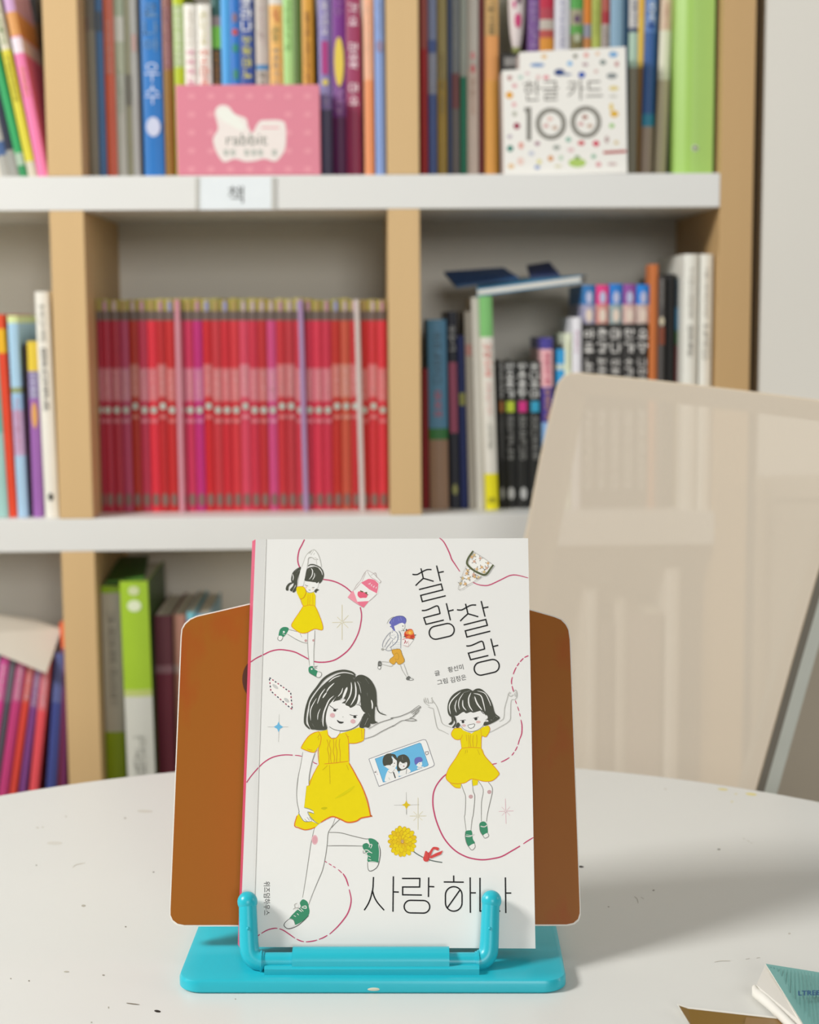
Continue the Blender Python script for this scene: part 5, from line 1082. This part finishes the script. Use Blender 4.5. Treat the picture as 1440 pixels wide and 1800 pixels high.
# flowered cone
p = pr_()
p.f('F1EEE6', 'CN 375 590 450 640 600 770 850 900 850 950 700 1050 560 1140 400 1235 250 1335 115 1380 115 1280 170 1090 240 900', 0); p.f('F1EEE6', 'CN 575 150 860 345 1000 445 1200 600 1060 800 980 890 900 905 760 860 600 770 450 650 380 540 400 430 480 290', 0)
fl_ = [(610, 280), (800, 385), (610, 485), (1045, 540), (845, 665), (690, 725), (1000, 690), (920, 815), (400, 770), (590, 900), (430, 1020), (240, 1015), (325, 1195), (175, 1180), (745, 990), (620, 965), (530, 340), (370, 865)]
rg = random.Random(9)
for i, (x, y) in enumerate(fl_):
    c_ = rg.choice(['D8AE6E', 'D6A060', 'CC9A86', 'D0B070'])
    for a in (0, 72, 144, 216, 288):
        q = radians(a + i * 31); p.e(c_, 'CN', x + 26 * cos(q), y + 26 * sin(q), 27, 15, a + i * 31, 8)
    p.e('E8D8A8', 'CN', x, y, 12, n=8)
    for a in (40, 200, 300):
        q = radians(a + i * 47); p.l('5A584A', 1.5, 'CN %f %f %f %f' % (x + 52 * cos(q), y + 52 * sin(q), x + 88 * cos(q + .25), y + 88 * sin(q + .25)), smooth=0)
for q in ('372 600 300 760 240 900 175 1090 115 1285 118 1378 250 1335 400 1235 560 1140 700 1050 840 950', '600 185 860 345 1000 445 1180 580'): p.l('B0ACA6', .9, 'CN ' + q)
p.l('5A6040', 3.4, 'CN 575 150 520 230 450 330 395 440 378 540 440 640 600 770 760 855 900 905 980 890 1050 820 1130 700 1215 590', taper=.15)
p.build('flowered_cone_print', fcv)

# girl with both arms up, right
p = pr_()
p.f('W', 'D 695 1150 800 1130 825 1280 812 1440 F 790 215 745 215 730 90 D 735 1440 740 1290', 0); p.f('W', 'D 855 1130 950 1140 985 1190 990 1240 945 1440 F 935 130 888 125 888 0 D 905 1215', 0)
for q in ('D 695 1155 720 1225 740 1290 735 1440 F 730 90 745 217', 'D 800 1128 810 1230 825 1282 812 1440 F 800 110 788 216', 'D 855 1130 905 1215 890 1330 888 1440 F 888 60 888 128', 'D 950 1145 985 1190 990 1240 965 1350 945 1440 F 935 128'): p.l('85837C', 1.2, q)
p.e('C8A2A2', 'D', 788, 1282, 20, 19); p.e('C8A2A2', 'D', 962, 1238, 20, 19)
p.f('G', 'F 738 222 770 211 798 220 806 290 826 335 770 366 745 322 735 262'); p.f('W', 'F 770 364 820 335 828 365 800 393'); p.l('gg', 1.0, 'F 738 225 735 270 748 330 772 370 800 396 828 368 822 330', taper=.2); p.l('D2D0C8', 2.0, 'F 740 265 778 268 822 248', taper=.2); p.l('E6E2DA', .9, 'F 745 250 800 262', smooth=0)
p.f('G', 'F 869 150 905 128 938 153 946 240 905 262 875 215'); p.f('W', 'F 905 258 944 236 954 266 920 283'); p.l('gg', 1.0, 'F 869 160 876 220 905 265 922 284 955 266 946 236', taper=.2); p.l('D2D0C8', 1.8, 'F 880 172 915 178 945 160', taper=.2)
p.f('Y', 'D 590 1150 700 1155 690 1202 640 1195', 0); p.f('Y', 'D 800 1115 858 1125 850 1172 808 1182', 0); p.l('O', .9, 'D 592 1155 640 1195 692 1202', taper=.2)
p.f('Y', 'D 703 825 790 820 885 825 920 900 985 975 1050 1055 1045 1085 990 1132 920 1140 850 1125 790 1118 740 1150 690 1160 640 1160 590 1148 555 1102 580 1020 640 930'); p.l('O', 1.1, 'D 703 828 640 930 580 1020 555 1102 590 1148 640 1160 690 1160 740 1150 790 1118 850 1125 920 1140 990 1132 1045 1085 1050 1055 985 975 920 900 885 828', taper=.1)
p.f('Y', 'D 690 645 730 665 795 690 870 640 900 640 890 720 886 825 700 825 690 745', 0); p.f('Y', 'D 700 640 650 642 625 655 605 700 640 742 690 745 720 700'); p.f('Y', 'D 870 640 950 615 965 640 960 680 930 722 890 715', 0)
for q in ('700 640 650 640 625 652 605 700 640 743 690 743 710 700', '690 745 702 822', '955 618 967 645 958 682 928 722 890 718 886 825', '700 828 790 820 886 826', '880 640 890 715', '790 690 765 678'): p.l('O', 1.0, 'D ' + q)
for q in ('765 700 770 818', '785 705 780 755 788 816', '812 705 806 760 812 815', '842 700 846 760 838 816', '745 700 750 760'): p.l('D09A20', .9, 'D ' + q, taper=.2)
for q in ('735 880 740 845', '755 870 752 840', '850 840 872 890'): p.l('C4A016', .9, 'D ' + q, smooth=0)
for q in ('610 635 525 600 500 530 470 440 435 385', '580 697 520 665 475 640 450 540 436 455', '436 455 410 450 388 440', '348 362 352 395 380 420 402 430', '360 352 370 390 385 405', '378 356 390 395 392 412', '350 380 365 400', '428 352 420 362 440 395 452 412', '402 402 430 400 418 380', '1055 577 1095 547 1105 450 1130 360 1140 318 1155 300', '960 682 1060 630 1150 570 1160 500 1166 382 1202 375', '1140 322 1160 342 1190 325', '1185 300 1210 282 1222 320 1218 350 1200 375', '1195 310 1205 345', '1208 300 1214 345', '1150 320 1165 305'): p.l('B0AEA6', 1.0, 'D ' + q)
p.f('W', 'H3 500 460 560 420 800 390 905 440 920 510 892 565 870 620 800 670 700 687 620 665 570 620 530 540'); p.l('85837C', 1.0, 'H3 555 590 600 650 690 687 780 672 860 622 890 565')
p.f('K', 'H3 730 112 690 92 640 84 540 110 450 170 400 240 375 330 382 430 420 480 470 465 512 465 550 440 600 412 640 432 700 412 740 422 830 397 862 405 900 445 915 500 952 545 890 555 888 605 950 592 1050 545 1112 492 1045 430 1012 320 980 240 930 160 850 90 780 85')
for q in ('425 470 432 540 388 582 430 592 465 540 468 470', '440 480 482 560 440 628 470 632 500 560 475 470', '520 560 552 590 522 637 488 618'): p.f('K', 'H3 ' + q)
p.f('W', 'H3 890 505 905 455 935 465 938 500 895 530'); p.l('9C9A92', .8, 'H3 905 460 935 468 938 502 905 522')
for q, w_ in (('560 130 450 230 400 330 418 445', 1.9), ('515 160 500 185', .8), ('505 240 480 340 500 420', 1.6), ('600 145 545 230 530 310 545 380', 1.5), ('590 240 592 330 640 392', 1.9), ('705 140 672 220 680 320 730 402', 2.2), ('690 112 600 140', 1.7), ('755 190 790 290 862 388', 2.4), ('740 150 840 180 880 290 905 405', 1.8), ('790 115 900 150 960 260 985 330', 1.4), ('1050 465 1085 488', 2.2), ('980 520 1005 530', 1.8), ('455 490 460 560', 1.0), ('470 310 462 380', .8), ('735 200 745 260', .8), ('1030 480 1020 510', .7), ('650 330 690 395', .9), ('725 105 735 130', 1.0)): p.l('W', w_, 'H3 ' + q, taper=.9)
p.e('k', 'H3', 592, 550, 19, 21); p.l('k', 1.0, 'H3 552 532 590 528 632 524'); p.e('k', 'H3', 773, 508, 21, 22); p.l('k', 1.0, 'H3 735 500 778 490 812 482'); p.l('k', 1.2, 'H3 845 400 870 425 890 440', taper=.2)
p.f('F3F0EA', 'H3 660 597 700 588 755 583 742 625 700 642 672 628', 3); p.l('6A6A64', 1.0, 'H3 660 597 700 588 755 583 742 625 700 642 672 628 660 600', smooth=3, taper=0); p.e('DDBCB8', 'H3', 605, 602, 28, 18); p.e('DDB4AE', 'H3', 808, 552, 34, 18)
p.build('raised_arms_girl_print', fcv)

# yellow flower tied with a red ribbon
p = pr_()
p.l('gs', 1.9, 'FL 630 640 760 735 885 805', taper=.1); p.l('gs', 1.9, 'FL 1000 855 1150 890 1290 912', taper=.1)
rg = random.Random(3)
for ring, (rr_, n, sz) in enumerate(((228, 18, 74), (155, 13, 66), (85, 9, 52))):
    for i in range(n):
        a = 2 * pi * (i + .5 * ring) / n + rg.uniform(-.05, .05); r_ = rr_ * rg.uniform(.95, 1.06); x = 448 + r_ * cos(a) * .98; y = 470 + r_ * sin(a) * 1.08; dg = math.degrees(a)
        p.e('C9A012', 'FL', x, y, sz + 7, sz * .62 + 7, dg, 10); p.e('E8CC10' if rg.random() < .7 else 'E2BE16', 'FL', x + 4, y + 3, sz, sz * .62, dg, 10)
for i in range(18):
    a = 2 * pi * i / 18; p.l('D8A02A', 1.2, 'FL %f %f %f %f' % (455 + 12 * cos(a), 490 + 12 * sin(a), 455 + 90 * cos(a), 490 + 100 * sin(a)), smooth=0, taper=.6)
p.f('rd', 'FL 885 820 905 780 930 680 960 672 1000 710 1040 660 1090 592 1150 585 1222 605 1205 660 1150 645 1105 640 1060 740 1030 800 1000 880 950 895 905 880', 2); p.f('rd', 'FL 1010 795 1150 720 1305 660 1268 740 1150 790 1050 830', 0); p.l('A8343C', .9, 'FL 990 700 1010 780 985 870'); p.l('E4685A', 1.0, 'FL 945 700 930 800')
p.build('flower_print', fcv)
settle(pbk)

dup_ = [k_ for k_, v_ in LABELS.items() if len(v_) > 1]
print('labels shared:', dup_)
